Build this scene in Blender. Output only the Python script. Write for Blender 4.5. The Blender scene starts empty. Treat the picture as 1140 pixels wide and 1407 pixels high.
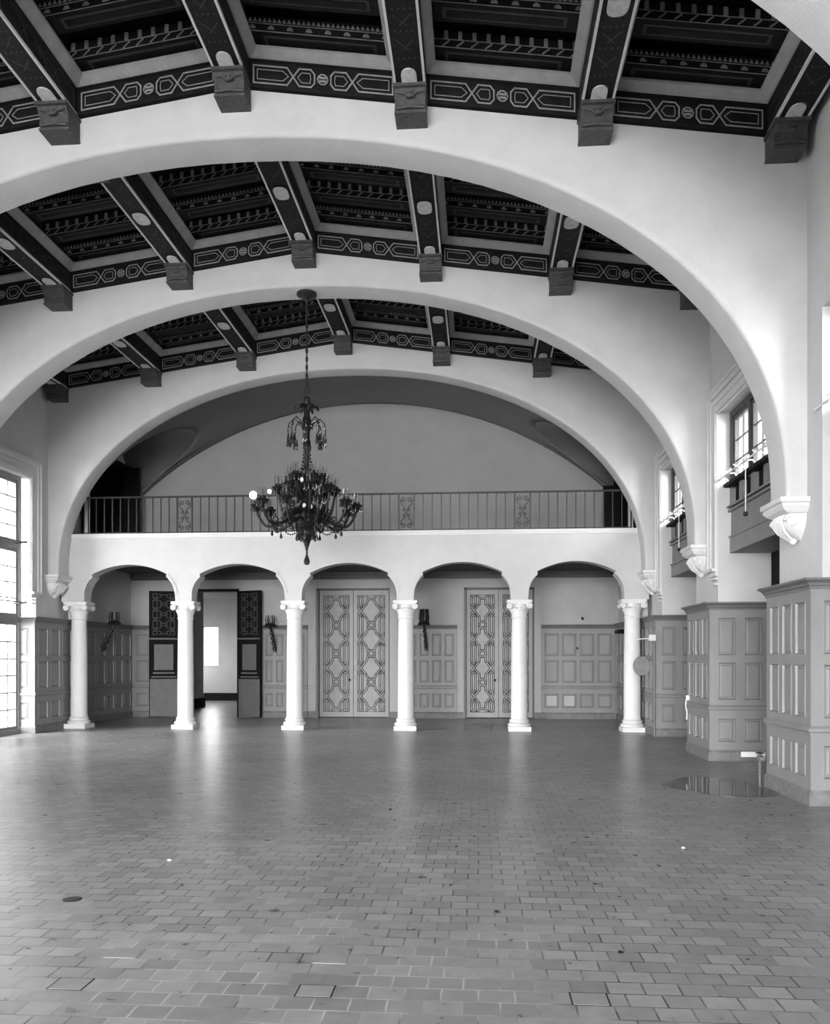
import bpy, math, random
from mathutils import Vector, Matrix
random.seed(7)
PI = math.pi
sc = bpy.context.scene
COL = sc.collection
XC = -2.86            # centre line of the hall
HW = 6.56             # half width to the plaster walls

# ------------------------------------------------------------------ materials
MATS = {}
def mat(name, v, rough=0.6, spec=0.5, metal=0.0, var=0.0, scale=6.0, bump=0.0, bscale=60.0, emit=0.0, stretch=(1, 1, 1)):
    m = bpy.data.materials.new(name); m.use_nodes = True
    nt = m.node_tree; b = nt.nodes['Principled BSDF']
    b.inputs['Base Color'].default_value = (v, v, v, 1)
    b.inputs['Roughness'].default_value = rough
    b.inputs['Specular IOR Level'].default_value = spec
    b.inputs['Metallic'].default_value = metal
    tc = nt.nodes.new('ShaderNodeTexCoord')
    mp = nt.nodes.new('ShaderNodeMapping'); mp.inputs['Scale'].default_value = stretch
    nt.links.new(tc.outputs['Object'], mp.inputs['Vector'])
    if var:
        n = nt.nodes.new('ShaderNodeTexNoise'); n.inputs['Scale'].default_value = scale; n.inputs['Detail'].default_value = 6
        n.inputs['Roughness'].default_value = 0.62
        nt.links.new(mp.outputs[0], n.inputs['Vector'])
        r = nt.nodes.new('ShaderNodeValToRGB')
        a, c = v * (1 - var), min(1, v * (1 + var))
        r.color_ramp.elements[0].position = 0.3; r.color_ramp.elements[0].color = (a, a, a, 1)
        r.color_ramp.elements[1].position = 0.7; r.color_ramp.elements[1].color = (c, c, c, 1)
        nt.links.new(n.outputs['Fac'], r.inputs['Fac']); nt.links.new(r.outputs['Color'], b.inputs['Base Color'])
    if bump:
        n2 = nt.nodes.new('ShaderNodeTexNoise'); n2.inputs['Scale'].default_value = bscale; n2.inputs['Detail'].default_value = 4
        nt.links.new(mp.outputs[0], n2.inputs['Vector'])
        bp = nt.nodes.new('ShaderNodeBump'); bp.inputs['Strength'].default_value = bump; bp.inputs['Distance'].default_value = 0.01
        nt.links.new(n2.outputs['Fac'], bp.inputs['Height']); nt.links.new(bp.outputs['Normal'], b.inputs['Normal'])
    if emit:
        b.inputs['Emission Color'].default_value = (1, 1, 1, 1); b.inputs['Emission Strength'].default_value = emit
    MATS[name] = m
    return m
PLASTER = mat('plaster', 0.44, 0.85, 0.2, var=0.06, scale=2.2, bump=0.35, bscale=45)
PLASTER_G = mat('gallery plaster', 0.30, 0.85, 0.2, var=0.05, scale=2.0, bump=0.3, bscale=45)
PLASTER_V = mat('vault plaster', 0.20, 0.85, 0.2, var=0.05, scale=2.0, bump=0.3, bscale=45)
WHITE = mat('white stone', 0.58, 0.6, 0.3, var=0.05, scale=5, bump=0.2, bscale=50)
TRIM = mat('cream trim', 0.52, 0.55, 0.35, var=0.05, scale=4)
WAIN = mat('grey painted panelling', 0.175, 0.5, 0.4, var=0.10, scale=3, stretch=(1, 1, 0.4))
WAINCAP = mat('grey painted cap', 0.11, 0.45, 0.4, var=0.12, scale=4)
WBASE = mat('worn baseboard', 0.13, 0.6, 0.35, var=0.28, scale=9)
DARKW = mat('dark ceiling wood', 0.008, 0.6, 0.15, var=0.5, scale=8)
DARKW2 = mat('ceiling wood painted', 0.010, 0.6, 0.15, var=0.55, scale=22)
MIDW = mat('ceiling board', 0.035, 0.6, 0.25, var=0.25, scale=9)
EDGE = mat('pale edge strip', 0.6, 0.6, 0.3, var=0.1, scale=10)
MEDAL = mat('pale medallion', 0.5, 0.6, 0.3, var=0.2, scale=14)
GILT2 = mat('dull painted ornament', 0.19, 0.6, 0.2, var=0.4, scale=7)
GILT = mat('pale painted ornament', 0.25, 0.6, 0.3, var=0.25, scale=14)
CROWN = mat('pale crown moulding', 0.28, 0.6, 0.3, var=0.15, scale=6)
BRACK = mat('carved bracket', 0.055, 0.65, 0.3, var=0.35, scale=16, bump=0.6, bscale=28)
IRON = mat('black wrought iron', 0.012, 0.45, 0.5, metal=0.2, var=0.3, scale=20)
DOORM = mat('grey painted door', 0.24, 0.5, 0.4, var=0.08, scale=4)
DOORL = mat('door strapwork pale', 0.30, 0.5, 0.4, var=0.05, scale=4)
DOORD = mat('door groove dark', 0.02, 0.6, 0.3)
BLACKW = mat('black stained wood', 0.006, 0.7, 0.1, var=0.3, scale=9)
LEAFG = mat('grey door board', 0.095, 0.55, 0.4, var=0.12, scale=6)
FRAMEM = mat('window frame paint', 0.20, 0.5, 0.4, var=0.1, scale=5)
FRAMED = mat('dark window frame', 0.06, 0.5, 0.4, var=0.1, scale=5)
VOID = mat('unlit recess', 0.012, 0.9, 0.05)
PALEI = mat('pale metal', 0.75, 0.35, 0.5, metal=0.1)
CRYST = mat('crystal drops', 0.05, 0.15, 0.6)
BRASS = mat('dark bronze', 0.008, 0.45, 0.25, metal=0.0, var=0.3, scale=20)
CANDLE = mat('candle sleeve', 0.08, 0.4, 0.4)
BULB = mat('lit bulb', 0.9, 0.4, 0.3, emit=5.0)
SPAN = mat('painted spandrel wood', 0.17, 0.55, 0.35, var=0.12, scale=5)
CHALK = mat('chalk white board', 0.75, 0.6, 0.3)
STONEB = mat('grey disc wood', 0.16, 0.6, 0.3, var=0.2, scale=8)

def glass_mat():
    m = bpy.data.materials.new('window glass'); m.use_nodes = True; nt = m.node_tree
    for n in list(nt.nodes): nt.nodes.remove(n)
    out = nt.nodes.new('ShaderNodeOutputMaterial'); mx = nt.nodes.new('ShaderNodeMixShader')
    tr = nt.nodes.new('ShaderNodeBsdfTransparent'); gl = nt.nodes.new('ShaderNodeBsdfGlossy')
    gl.inputs['Roughness'].default_value = 0.02; tr.inputs['Color'].default_value = (0.95, 0.95, 0.95, 1)
    lw = nt.nodes.new('ShaderNodeLayerWeight'); pw = nt.nodes.new('ShaderNodeMath'); pw.operation = 'POWER'; pw.inputs[1].default_value = 5
    fr = nt.nodes.new('ShaderNodeMath'); fr.operation = 'MULTIPLY_ADD'; fr.inputs[1].default_value = 0.5; fr.inputs[2].default_value = 0.04
    nt.links.new(lw.outputs['Facing'], pw.inputs[0]); nt.links.new(pw.outputs[0], fr.inputs[0])
    nt.links.new(fr.outputs[0], mx.inputs[0]); nt.links.new(tr.outputs[0], mx.inputs[1]); nt.links.new(gl.outputs[0], mx.inputs[2])
    nt.links.new(mx.outputs[0], out.inputs['Surface'])
    return m
GLASS = glass_mat()

def floor_mat():
    m = bpy.data.materials.new('clay pavers'); m.use_nodes = True; nt = m.node_tree
    b = nt.nodes['Principled BSDF']; N = nt.nodes.new; L = nt.links.new
    tc = N('ShaderNodeTexCoord')
    # slight wobble so the courses are not ruler straight
    wn = N('ShaderNodeTexNoise'); wn.inputs['Scale'].default_value = 1.7; wn.inputs['Detail'].default_value = 2
    L(tc.outputs['Object'], wn.inputs['Vector'])
    sub = N('ShaderNodeVectorMath'); sub.operation = 'SUBTRACT'; sub.inputs[1].default_value = (0.5, 0.5, 0.5)
    L(wn.outputs['Color'], sub.inputs[0])
    scl = N('ShaderNodeVectorMath'); scl.operation = 'SCALE'; scl.inputs['Scale'].default_value = 0.02
    L(sub.outputs[0], scl.inputs[0])
    add = N('ShaderNodeVectorMath'); add.operation = 'ADD'
    L(tc.outputs['Object'], add.inputs[0]); L(scl.outputs[0], add.inputs[1])
    def brick(mort, smooth):
        br = N('ShaderNodeTexBrick')
        br.offset = 0.42; br.offset_frequency = 2; br.squash = 1.0
        br.inputs['Scale'].default_value = 1.0
        br.inputs['Brick Width'].default_value = 0.173; br.inputs['Row Height'].default_value = 0.146
        br.inputs['Mortar Size'].default_value = mort; br.inputs['Mortar Smooth'].default_value = smooth
        br.inputs['Color1'].default_value = (0, 0, 0, 1); br.inputs['Color2'].default_value = (1, 1, 1, 1)
        br.inputs['Mortar'].default_value = (0.5, 0.5, 0.5, 1); br.inputs['Bias'].default_value = 0
        L(add.outputs[0], br.inputs['Vector'])
        return br
    br = brick(0.0055, 0.2)
    big = N('ShaderNodeTexNoise'); big.inputs['Scale'].default_value = 0.55; big.inputs['Detail'].default_value = 5
    L(tc.outputs['Object'], big.inputs['Vector'])
    fine = N('ShaderNodeTexNoise'); fine.inputs['Scale'].default_value = 9; fine.inputs['Detail'].default_value = 5
    L(tc.outputs['Object'], fine.inputs['Vector'])
    # paver value
    def ramp(src, p0, v0, p1, v1):
        r = N('ShaderNodeMapRange'); r.inputs['From Min'].default_value = p0; r.inputs['From Max'].default_value = p1
        r.inputs['To Min'].default_value = v0; r.inputs['To Max'].default_value = v1; L(src, r.inputs['Value']); return r.outputs[0]
    def mul(a, c):
        n = N('ShaderNodeMath'); n.operation = 'MULTIPLY'; L(a, n.inputs[0]); L(c, n.inputs[1]); return n.outputs[0]
    v = mul(mul(ramp(br.outputs['Color'], 0, 0.195, 1, 0.285), ramp(big.outputs['Fac'], 0.3, 0.8, 0.7, 1.2)), ramp(fine.outputs['Fac'], 0.3, 0.85, 0.7, 1.15))
    # joints: pale mortar where it survives, dirt elsewhere
    jn = N('ShaderNodeTexNoise'); jn.inputs['Scale'].default_value = 1.6; jn.inputs['Detail'].default_value = 3
    L(tc.outputs['Object'], jn.inputs['Vector'])
    sx = N('ShaderNodeSeparateXYZ'); L(tc.outputs['Object'], sx.inputs[0])
    # worn mortar: pale in the patch around (-0.6, 3.9)
    dist = N('ShaderNodeVectorMath'); dist.operation = 'DISTANCE'; dist.inputs[1].default_value = (-0.75, 3.9, 0)
    L(tc.outputs['Object'], dist.inputs[0])
    patch = ramp(dist.outputs['Value'], 0.2, 0.75, 2.4, 0.0)
    sm = N('ShaderNodeMath'); sm.operation = 'ADD'; L(patch, sm.inputs[0]); L(ramp(jn.outputs['Fac'], 0.3, -0.7, 0.7, 0.7), sm.inputs[1])
    sm.use_clamp = True
    jv = ramp(sm.outputs[0], 0.3, 0.03, 0.75, 0.42)
    mx = N('ShaderNodeMix'); mx.data_type = 'FLOAT'
    jm = N('ShaderNodeTexNoise'); jm.inputs['Scale'].default_value = 5; L(tc.outputs['Object'], jm.inputs['Vector'])
    L(mul(br.outputs['Fac'], ramp(jm.outputs['Fac'], 0.38, 0.35, 0.6, 1.0)), mx.inputs[0]); L(v, mx.inputs[2]); L(jv, mx.inputs[3])
    L(mx.outputs[0], b.inputs['Base Color'])
    L(ramp(fine.outputs['Fac'], 0.3, 0.27, 0.7, 0.37), b.inputs['Roughness'])
    b.inputs['Specular IOR Level'].default_value = 0.55
    bp = N('ShaderNodeBump'); bp.inputs['Strength'].default_value = 0.2; bp.inputs['Distance'].default_value = 0.003; bp.invert = True
    L(br.outputs['Fac'], bp.inputs['Height']); L(bp.outputs['Normal'], b.inputs['Normal'])
    return m
FLOORM = floor_mat()

def wet_mat():
    m = mat('standing water', 0.03, 0.03, 0.6)
    return m
WET = wet_mat()

# ------------------------------------------------------------------ mesh builder
class MB:
    def __init__(s): s.v = []; s.f = []; s.mi = []; s.m = 0; s.M = None
    def add(s, vs, fs):
        o = len(s.v)
        for p in vs:
            p = Vector(p)
            if s.M is not None: p = s.M @ p
            s.v.append(p)
        for f in fs: s.f.append([i + o for i in f]); s.mi.append(s.m)
    def box(s, x0, x1, y0, y1, z0, z1):
        vs = [(x, y, z) for z in (z0, z1) for y in (y0, y1) for x in (x0, x1)]
        s.add(vs, [(0, 2, 3, 1), (4, 5, 7, 6), (0, 1, 5, 4), (2, 6, 7, 3), (0, 4, 6, 2), (1, 3, 7, 5)])
    def hexa(s, lo, hi):   # two quads (lists of 4 points, same winding)
        s.add(list(lo) + list(hi), [(3, 2, 1, 0), (4, 5, 6, 7), (0, 1, 5, 4), (1, 2, 6, 5), (2, 3, 7, 6), (3, 0, 4, 7)])
    def prism(s, poly, axis, a, b):
        def P(u, w, t): return {'x': (t, u, w), 'y': (u, t, w), 'z': (u, w, t)}[axis]
        n = len(poly)
        vs = [P(u, w, a) for u, w in poly] + [P(u, w, b) for u, w in poly]
        s.add(vs, [list(range(n))[::-1], list(range(n, 2 * n))] + [(i, (i + 1) % n, n + (i + 1) % n, n + i) for i in range(n)])
    def loft(s, rings, cap=True, closed=True):
        n = len(rings[0]); vs = [p for r in rings for p in r]; fs = []
        for k in range(len(rings) - 1):
            for i in range(n if closed else n - 1):
                j = (i + 1) % n
                fs.append((k * n + i, k * n + j, (k + 1) * n + j, (k + 1) * n + i))
        if cap:
            fs.append(list(range(n))[::-1]); fs.append([(len(rings) - 1) * n + i for i in range(n)])
        s.add(vs, fs)
    def lathe(s, prof, c=(0, 0, 0), seg=24):
        rings = [[(c[0] + r * math.cos(2 * PI * i / seg), c[1] + r * math.sin(2 * PI * i / seg), c[2] + z) for i in range(seg)] for r, z in prof]
        s.loft(rings)
    def tube(s, pts, r, seg=6, closed=False):
        pts = [Vector(p) for p in pts]; n = len(pts)
        if callable(r): rr = [r(i / (n - 1)) for i in range(n)]
        else: rr = [r] * n
        rings = []; up = None
        for i, p in enumerate(pts):
            if closed: t = pts[(i + 1) % n] - pts[i - 1]
            else: t = pts[min(i + 1, n - 1)] - pts[max(i - 1, 0)]
            t.normalize()
            if up is None:
                up = t.orthogonal().normalized()
            else:
                up = (up - t * up.dot(t))
                up = up.normalized() if up.length > 1e-6 else t.orthogonal().normalized()
            w = t.cross(up)
            rings.append([p + (up * math.cos(2 * PI * k / seg) + w * math.sin(2 * PI * k / seg)) * rr[i] for k in range(seg)])
        if closed:
            rings.append(rings[0]); s.loft(rings, cap=False)
        else: s.loft(rings)
    def sphere(s, c, r, seg=10, ring=6, sz=1.0):
        prof = [(max(1e-4, r * math.sin(PI * k / ring)), -r * sz * math.cos(PI * k / ring)) for k in range(ring + 1)]
        s.lathe(prof, c, seg)
    def strip(s, P, pts, w, t=0.004, closed=False):
        """flat raised strip along a polyline in (u,v); P(u,v,h)->3D"""
        n = len(pts)
        rng = range(n) if closed else range(n - 1)
        for i in rng:
            a, b = Vector(pts[i]), Vector(pts[(i + 1) % n])
            d = b - a
            if d.length < 1e-6: continue
            d.normalize(); q = Vector((-d.y, d.x)) * w / 2; e = d * w * 0.4
            c = [a - e + q, a - e - q, b + e - q, b + e + q]
            s.hexa([P(k.x, k.y, 0) for k in c], [P(k.x, k.y, t) for k in c])
    def build(s, name, mats, parent=None, smooth=False, loc=None):
        off = Vector((0, 0, 0))
        p = parent
        while p is not None: off += p.location; p = p.parent
        if loc is not None: off = off + Vector(loc)
        me = bpy.data.meshes.new(name)
        me.from_pydata([tuple(v - off) for v in s.v], [], s.f)
        if not isinstance(mats, (list, tuple)): mats = [mats]
        for m in mats: me.materials.append(m)
        if len(mats) > 1: me.polygons.foreach_set('material_index', s.mi)
        import bmesh
        bm = bmesh.new(); bm.from_mesh(me); bmesh.ops.recalc_face_normals(bm, faces=bm.faces); bm.to_mesh(me); bm.free()
        if smooth:
            me.polygons.foreach_set('use_smooth', [True] * len(me.polygons))
            try: me.set_sharp_from_angle(angle=math.radians(38))
            except Exception: pass
        o = bpy.data.objects.new(name, me); COL.objects.link(o)
        if parent is not None: o.parent = parent
        if loc is not None: o.location = loc
        return o

def empty(name, loc=(0, 0, 0), label=None, cat=None, group=None, kind=None):
    o = bpy.data.objects.new(name, None); COL.objects.link(o); o.location = loc
    o.empty_display_size = 0.2
    return tag(o, label, cat, group, kind)
def tag(o, label=None, cat=None, group=None, kind=None):
    if label: o['label'] = label
    if cat: o['category'] = cat
    if group: o['group'] = group
    if kind: o['kind'] = kind
    return o
KIDS = {}
def copy_tree(o, parent=None):
    c = o.copy(); COL.objects.link(c)
    if parent is not None: c.parent = parent
    for ch in [x for x in ALLOBJ() if x.parent == o]:
        copy_tree(ch, c)
    return c
_cache = {}
def ALLOBJ():
    return _cache['l']
def dup(o, loc, label=None, rz=None, group=None):
    _cache['l'] = list(COL.objects)
    c = copy_tree(o); c.location = loc
    if rz is not None: c.rotation_euler.z = rz
    if label: c['label'] = label
    if group: c['group'] = group
    return c

# ------------------------------------------------------------------ layout
ARCH_Y = [(1.75, 2.28), (5.82, 6.35), (9.87, 10.40), (13.92, 14.45), (17.97, 18.45)]   # transverse arches
PIERS = [(1.30, 2.70), (5.35, 6.75), (9.40, 10.80), (13.40, 14.80), (17.40, 18.88)]
YB = 22.2
ZS, RISE, SPAN_A = 3.55, 4.22, 6.33
def zarch(x):
    t = min(1, abs(x) / SPAN_A); return ZS + RISE * max(0, 1 - t ** 2.1) ** (1 / 2.1)
def zf(x): return 8.34 - 0.14 * abs(x)     # underside of the ceiling frieze
ZSOFF = 0.02

# ------------------------------------------------------------------ floor
mb = MB(); mb.box(-16, 7, -15, 34, -0.2, 0)
tag(mb.build('floor', FLOORM), kind='structure')

# ------------------------------------------------------------------ side walls
def walls(side):
    """side=+1 right, -1 left"""
    def X(d): return XC + side * d
    mb = MB()
    def bx(d0, d1, y0, y1, z0, z1):
        a, b = sorted((X(d0), X(d1))); mb.box(a, b, y0, y1, z0, z1)
    for (y0, y1) in PIERS:
        ye = 18.9 if y1 > 18 else y1 - 0.05
        bx(HW, 7.9, y0 + 0.05, ye, 0, 9.2)
    opens = [(-2.0, 1.35)] + [(PIERS[i][1] - 0.05, PIERS[i + 1][0] + 0.05) for i in range(4)]
    for i, (a, b) in enumerate(opens):
        if side < 0 and i in (1, 2):
            bx(HW, 7.9, a, b, 0, 5.38)         # unseen left bays walled up to cut the light from that side
        bx(HW, 7.9, a, b, 5.38, 9.2)
        if side > 0:
            bx(7.45, 7.9, a, b, 0, 4.0)        # recess back
            bx(6.90, 7.9, a, b, 3.9, 4.2)        # shelf of wall below window
    bx(HW, 7.9, -14, -2.0, 0, 9.2)
    # gallery / aisle zone
    bx(6.46, 7.9, 18.9, YB + 0.3, 0, 4.35)
    bx(6.46, 7.9, 18.9, 19.35, 4.35, 6.3)
    bx(6.46, 7.9, 22.0, YB + 0.3, 4.35, 6.3)
    bx(6.46, 7.9, 18.9, YB + 0.3, 6.62, 9.2)
    o = mb.build('wall_right' if side > 0 else 'wall_left', PLASTER); tag(o, kind='structure')
    # upper tympanum above the dark gallery opening, filling under z 6.62
    mb = MB()
    a, b = sorted((X(6.46), X(6.75)))
    mb.box(a, b, 18.9, 19.35, 6.3, 6.62); mb.box(a, b, 22.0, YB, 6.3, 6.62)
    mb.build('wall_fill', PLASTER, parent=o)
    return o
wr = walls(1); wl = walls(-1)

# dark backing of the recesses under the right-hand windows
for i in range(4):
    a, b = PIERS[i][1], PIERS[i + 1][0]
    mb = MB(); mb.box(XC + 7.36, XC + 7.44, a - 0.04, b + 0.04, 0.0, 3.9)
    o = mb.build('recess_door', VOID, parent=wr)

# unseen rear wall, invented; three tall openings send light onto the arches
mb = MB()
xs = [XC - 7.9, XC - 5.0, XC - 1.9, XC - 1.3, XC + 1.3, XC + 1.9, XC + 5.0, XC + 7.9]
for k in range(0, 8, 2): mb.box(xs[k], xs[k + 1], -14.3, -14.0, 0, 9.2)
for k in (1, 3, 5): mb.box(xs[k], xs[k + 1], -14.3, -14.0, 5.6, 9.2)
tag(mb.build('wall_rear_added', PLASTER), kind='structure')

# ------------------------------------------------------------------ transverse arches
def arch(y0, y1, label, idx, deep=True):
    angs = [k / 48 for k in range(49)]
    pts = []
    for t in angs:
        th = PI * (1 - t)
        c, s_ = math.cos(th), math.sin(th)
        x = SPAN_A * math.copysign(abs(c) ** (2 / 2.1), c); z = ZS + RISE * abs(s_) ** (2 / 2.1)
        pts.append((x, z))
    # normals
    nr = []
    for i in range(len(pts)):
        a = pts[max(0, i - 1)]; b = pts[min(len(pts) - 1, i + 1)]
        dx, dz = b[0] - a[0], b[1] - a[1]; l = math.hypot(dx, dz)
        nr.append((-dz / l, dx / l))
    nr[0] = (-1, 0); nr[-1] = (1, 0)
    full = [(-SPAN_A, 3.38)] + pts + [(SPAN_A, 3.38)]
    fn = [(-1, 0)] + nr + [(1, 0)]
    def outer(x, z):
        dx, dz = x, max(0.0, z - 3.6)
        if abs(dx) < 1e-6: return (0, 9.0)
        # ray from (0,3.6)
        best = HW / abs(dx)
        if dz > 0: best = min(best, (9.0 - 3.6) / dz)
        return (dx * best, 3.6 + dz * best)
    mb = MB()
    prof = [(0.0, 1.0, 0), (0.0, 0.05, 1), (0.006, 0.028, 1), (0.02, 0.012, 1), (0.045, 0.003, 1), (0.09, 0.0, 1)]
    rings = []
    T = y1 - y0
    for i, ((x, z), (nx, nz)) in enumerate(zip(full, fn)):
        ring = []
        ox, oz = outer(x, z) if 0 < i < len(full) - 1 else (math.copysign(HW, x), 3.38)
        if i == 1 or i == len(full) - 2: oz = 3.55
        lim = math.hypot(ox - x, oz - z) * 0.9
        ring.append((XC + ox, y1, oz))
        ring.append((XC + x + nx * min(0.09, lim), y1, z + nz * min(0.09, lim)))
        ring.append((XC + x, y1 - 0.02, z))
        for off, yy, _ in prof[1:]:
            o_ = min(off, lim)
            ring.append((XC + x + nx * o_, y0 + yy * 1.0, z + nz * o_))
        ring.append((XC + ox, y0, oz))
        rings.append(ring)
    # corner fill handled by inserting points on the way
    mb.loft(rings, cap=True, closed=True)
    # top corner wedges where the ray jumps from wall to top
    for sgn in (-1, 1):
        idxs = [i for i in range(len(full) - 1) if (abs(rings[i][0][0] - XC) > HW - 1e-3) != (abs(rings[i + 1][0][0] - XC) > HW - 1e-3)]
    for i in idxs:
        a = rings[i][0]; b = rings[i + 1][0]
        cx = a[0] if abs(a[0] - XC) > HW - 1e-3 else b[0]
        mb.prism([(a[0], a[2]), (cx, 9.0), (b[0], b[2])], 'y', y0, y1)
    o = mb.build('transverse_arch', PLASTER, smooth=True)
    tag(o, label, 'arch', 'transverse plaster arches')
    return o
alab = [None,
        'white plaster arch whose edge cuts the very top right corner of the picture',
        'largest fully seen white plaster arch spanning the hall, nearest the viewer',
        'middle white plaster arch from which the chandelier hangs',
        'farthest white plaster arch framing the balcony and its iron railing']
for i, (a, b) in enumerate(ARCH_Y):
    if i == 0:
        for yy in (a, a - 4.05, a - 8.10, a - 12.15):  # unseen arches added behind the camera to shape light on those ahead
            oo = arch(yy, yy + b - a, None, 0)
            oo.name = 'wall_arch_unseen'; oo['kind'] = 'structure'
            for kk in ('category', 'group'): del oo[kk]
        continue
    arch(a, b, alab[i], i)

# ------------------------------------------------------------------ arch corbels
def corbel(side, yc, label, name='arch_corbel'):
    mb = MB()
    xw = XC + side * HW
    def sec(p, w, z):   # projection p from wall, half-width w along y
        return [(xw + side * 0.02, yc - w, z), (xw - side * p, yc - w, z), (xw - side * p, yc + w, z), (xw + side * 0.02, yc + w, z)]
    mb.loft([sec(.32, .35, 3.40), sec(.32, .35, 3.35), sec(.29, .32, 3.335), sec(.30, .335, 3.31), sec(.27, .30, 3.27), sec(.22, .27, 3.24), sec(.20, .25, 3.23)])
    ab = mb.build(name, WHITE)
    tag(ab, label, 'corbel', 'carved corbels under the transverse arches')
    m2 = MB()
    # leafy scroll block
    rings = []
    for k in range(9):
        t = k / 8; z = 3.24 - .30 * t
        p = .20 + .05 * math.sin(PI * t * 1.2) - .17 * t ** 1.6; w = .24 + .03 * math.sin(PI * t) - .17 * t ** 1.5
        rings.append([(xw + side * .02, yc - w, z), (xw - side * p * .75, yc - w * .98, z), (xw - side * p, yc - w * .7, z), (xw - side * (p + .02), yc, z),
                      (xw - side * p, yc + w * .7, z), (xw - side * p * .75, yc + w * .98, z), (xw + side * .02, yc + w, z)])
    m2.loft(rings)
    for sy in (-1, 1):
        pts = []
        for k in range(15):
            a = k * 0.62; r = .075 * (1 - k / 20)
            pts.append((xw - side * (.16 + r * math.cos(a)), yc + sy * .23, 3.15 + r * math.sin(a)))
        m2.tube(pts, lambda t: .022 * (1 - .4 * t), 6)
    for k in range(-2, 3):
        m2.tube([(xw - side * (.235 - .01 * abs(k)), yc + k * .075, 3.22), (xw - side * .245, yc + k * .07, 3.14), (xw - side * .19, yc + k * .05, 3.04), (xw - side * .09, yc + k * .02, 2.96)], .018, 6)
    m2.sphere((xw - side * .06, yc, 2.945), .045, 10, 6)
    m2.build('scroll_carving', WHITE, parent=ab, smooth=True)
for side in (1, -1):
    for i, (a, b) in enumerate(ARCH_Y):
        if i < 2 or (side < 0 and i < 4): continue
        lab = {(1, 2): 'largest white scrolled corbel on the right wall, above the nearest panelled pier',
               (1, 3): 'middle white scrolled corbel on the right wall, above the second panelled pier',
               (1, 4): 'smallest white scrolled corbel at right, beside the end of the gallery arcade',
               (-1, 4): 'white corbel on the left, next to the leftmost column of the arcade'}[(side, i)]
        corbel(side, (a + b) / 2 if i < 4 else 18.15, lab)

# ------------------------------------------------------------------ panelled faces
def panelled(mb, O, U, V, N, ub, vb):
    """grid of cells; odd/odd cells are sunk and fielded panels"""
    O, U, V, N = map(Vector, (O, U, V, N))
    def P(u, v, h): return O + U * u + V * v + N * h
    for i in range(len(ub) - 1):
        for j in range(len(vb) - 1):
            u0, u1, v0, v1 = ub[i], ub[i + 1], vb[j], vb[j + 1]
            if i % 2 and j % 2:
                st = [(0, 0), (.008, .008), (.02, -.018), (.035, -.018), (.055, -.004)]
                rings = [[P(u0 + a, v0 + a, h), P(u1 - a, v0 + a, h), P(u1 - a, v1 - a, h), P(u0 + a, v1 - a, h)] for a, h in st]
                o = len(mb.v); n = 4
                vs = [p for r in rings for p in r]; fs = []
                for k in range(len(rings) - 1):
                    for q in range(4): fs.append((k * 4 + q, k * 4 + (q + 1) % 4, (k + 1) * 4 + (q + 1) % 4, (k + 1) * 4 + q))
                fs.append([(len(rings) - 1) * 4 + q for q in range(4)])
                mb.add(vs, fs)
            else:
                mb.add([P(u0, v0, 0), P(u1, v0, 0), P(u1, v1, 0), P(u0, v1, 0)], [(0, 1, 2, 3)])
VB = [0.16, .29, .65, .94, 1.52, 1.63, 2.21, 2.34]
def ubreaks(W, n, m=.11, g=.10):
    w = (W - 2 * m - (n - 1) * g) / n; r = [0]
    x = m
    for k in range(n):
        r += [x, x + w]; x += w + g
    r.append(W); return r

def run_mould(mb, path, prof):
    """mitred moulding: path = list of (x,y) on plan, outward normals to the right of travel; prof = (out, z)"""
    n = len(path); P2 = [Vector(p) for p in path]; rings = []
    for i in range(n):
        d0 = (P2[i] - P2[i - 1]).normalized() if i > 0 else None
        d1 = (P2[i + 1] - P2[i]).normalized() if i < n - 1 else None
        if d0 is None: d0 = d1
        if d1 is None: d1 = d0
        n0 = Vector((d0.y, -d0.x)); n1 = Vector((d1.y, -d1.x))
        m = (n0 + n1); m = m / max(1e-6, m.dot(n0)) if m.length > 1e-6 else n0
        rings.append([(P2[i].x + m.x * o, P2[i].y + m.y * o, z) for o, z in prof])
    mb.loft(rings)
CAPP = [(-.05, 2.33), (.012, 2.33), (.018, 2.36), (.035, 2.375), (.04, 2.395), (.07, 2.42), (.085, 2.425), (.085, 2.45), (-.05, 2.45)]
RAILP = [(-.03, .76), (.008, .76), (.012, .785), (.03, .80), (.032, .83), (.02, .845), (.006, .86), (-.03, .86)]
BASEP = [(-.03, 0.0), (.022, 0.0), (.022, .135), (.012, .15), (.006, .17), (-.03, .17)]

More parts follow.
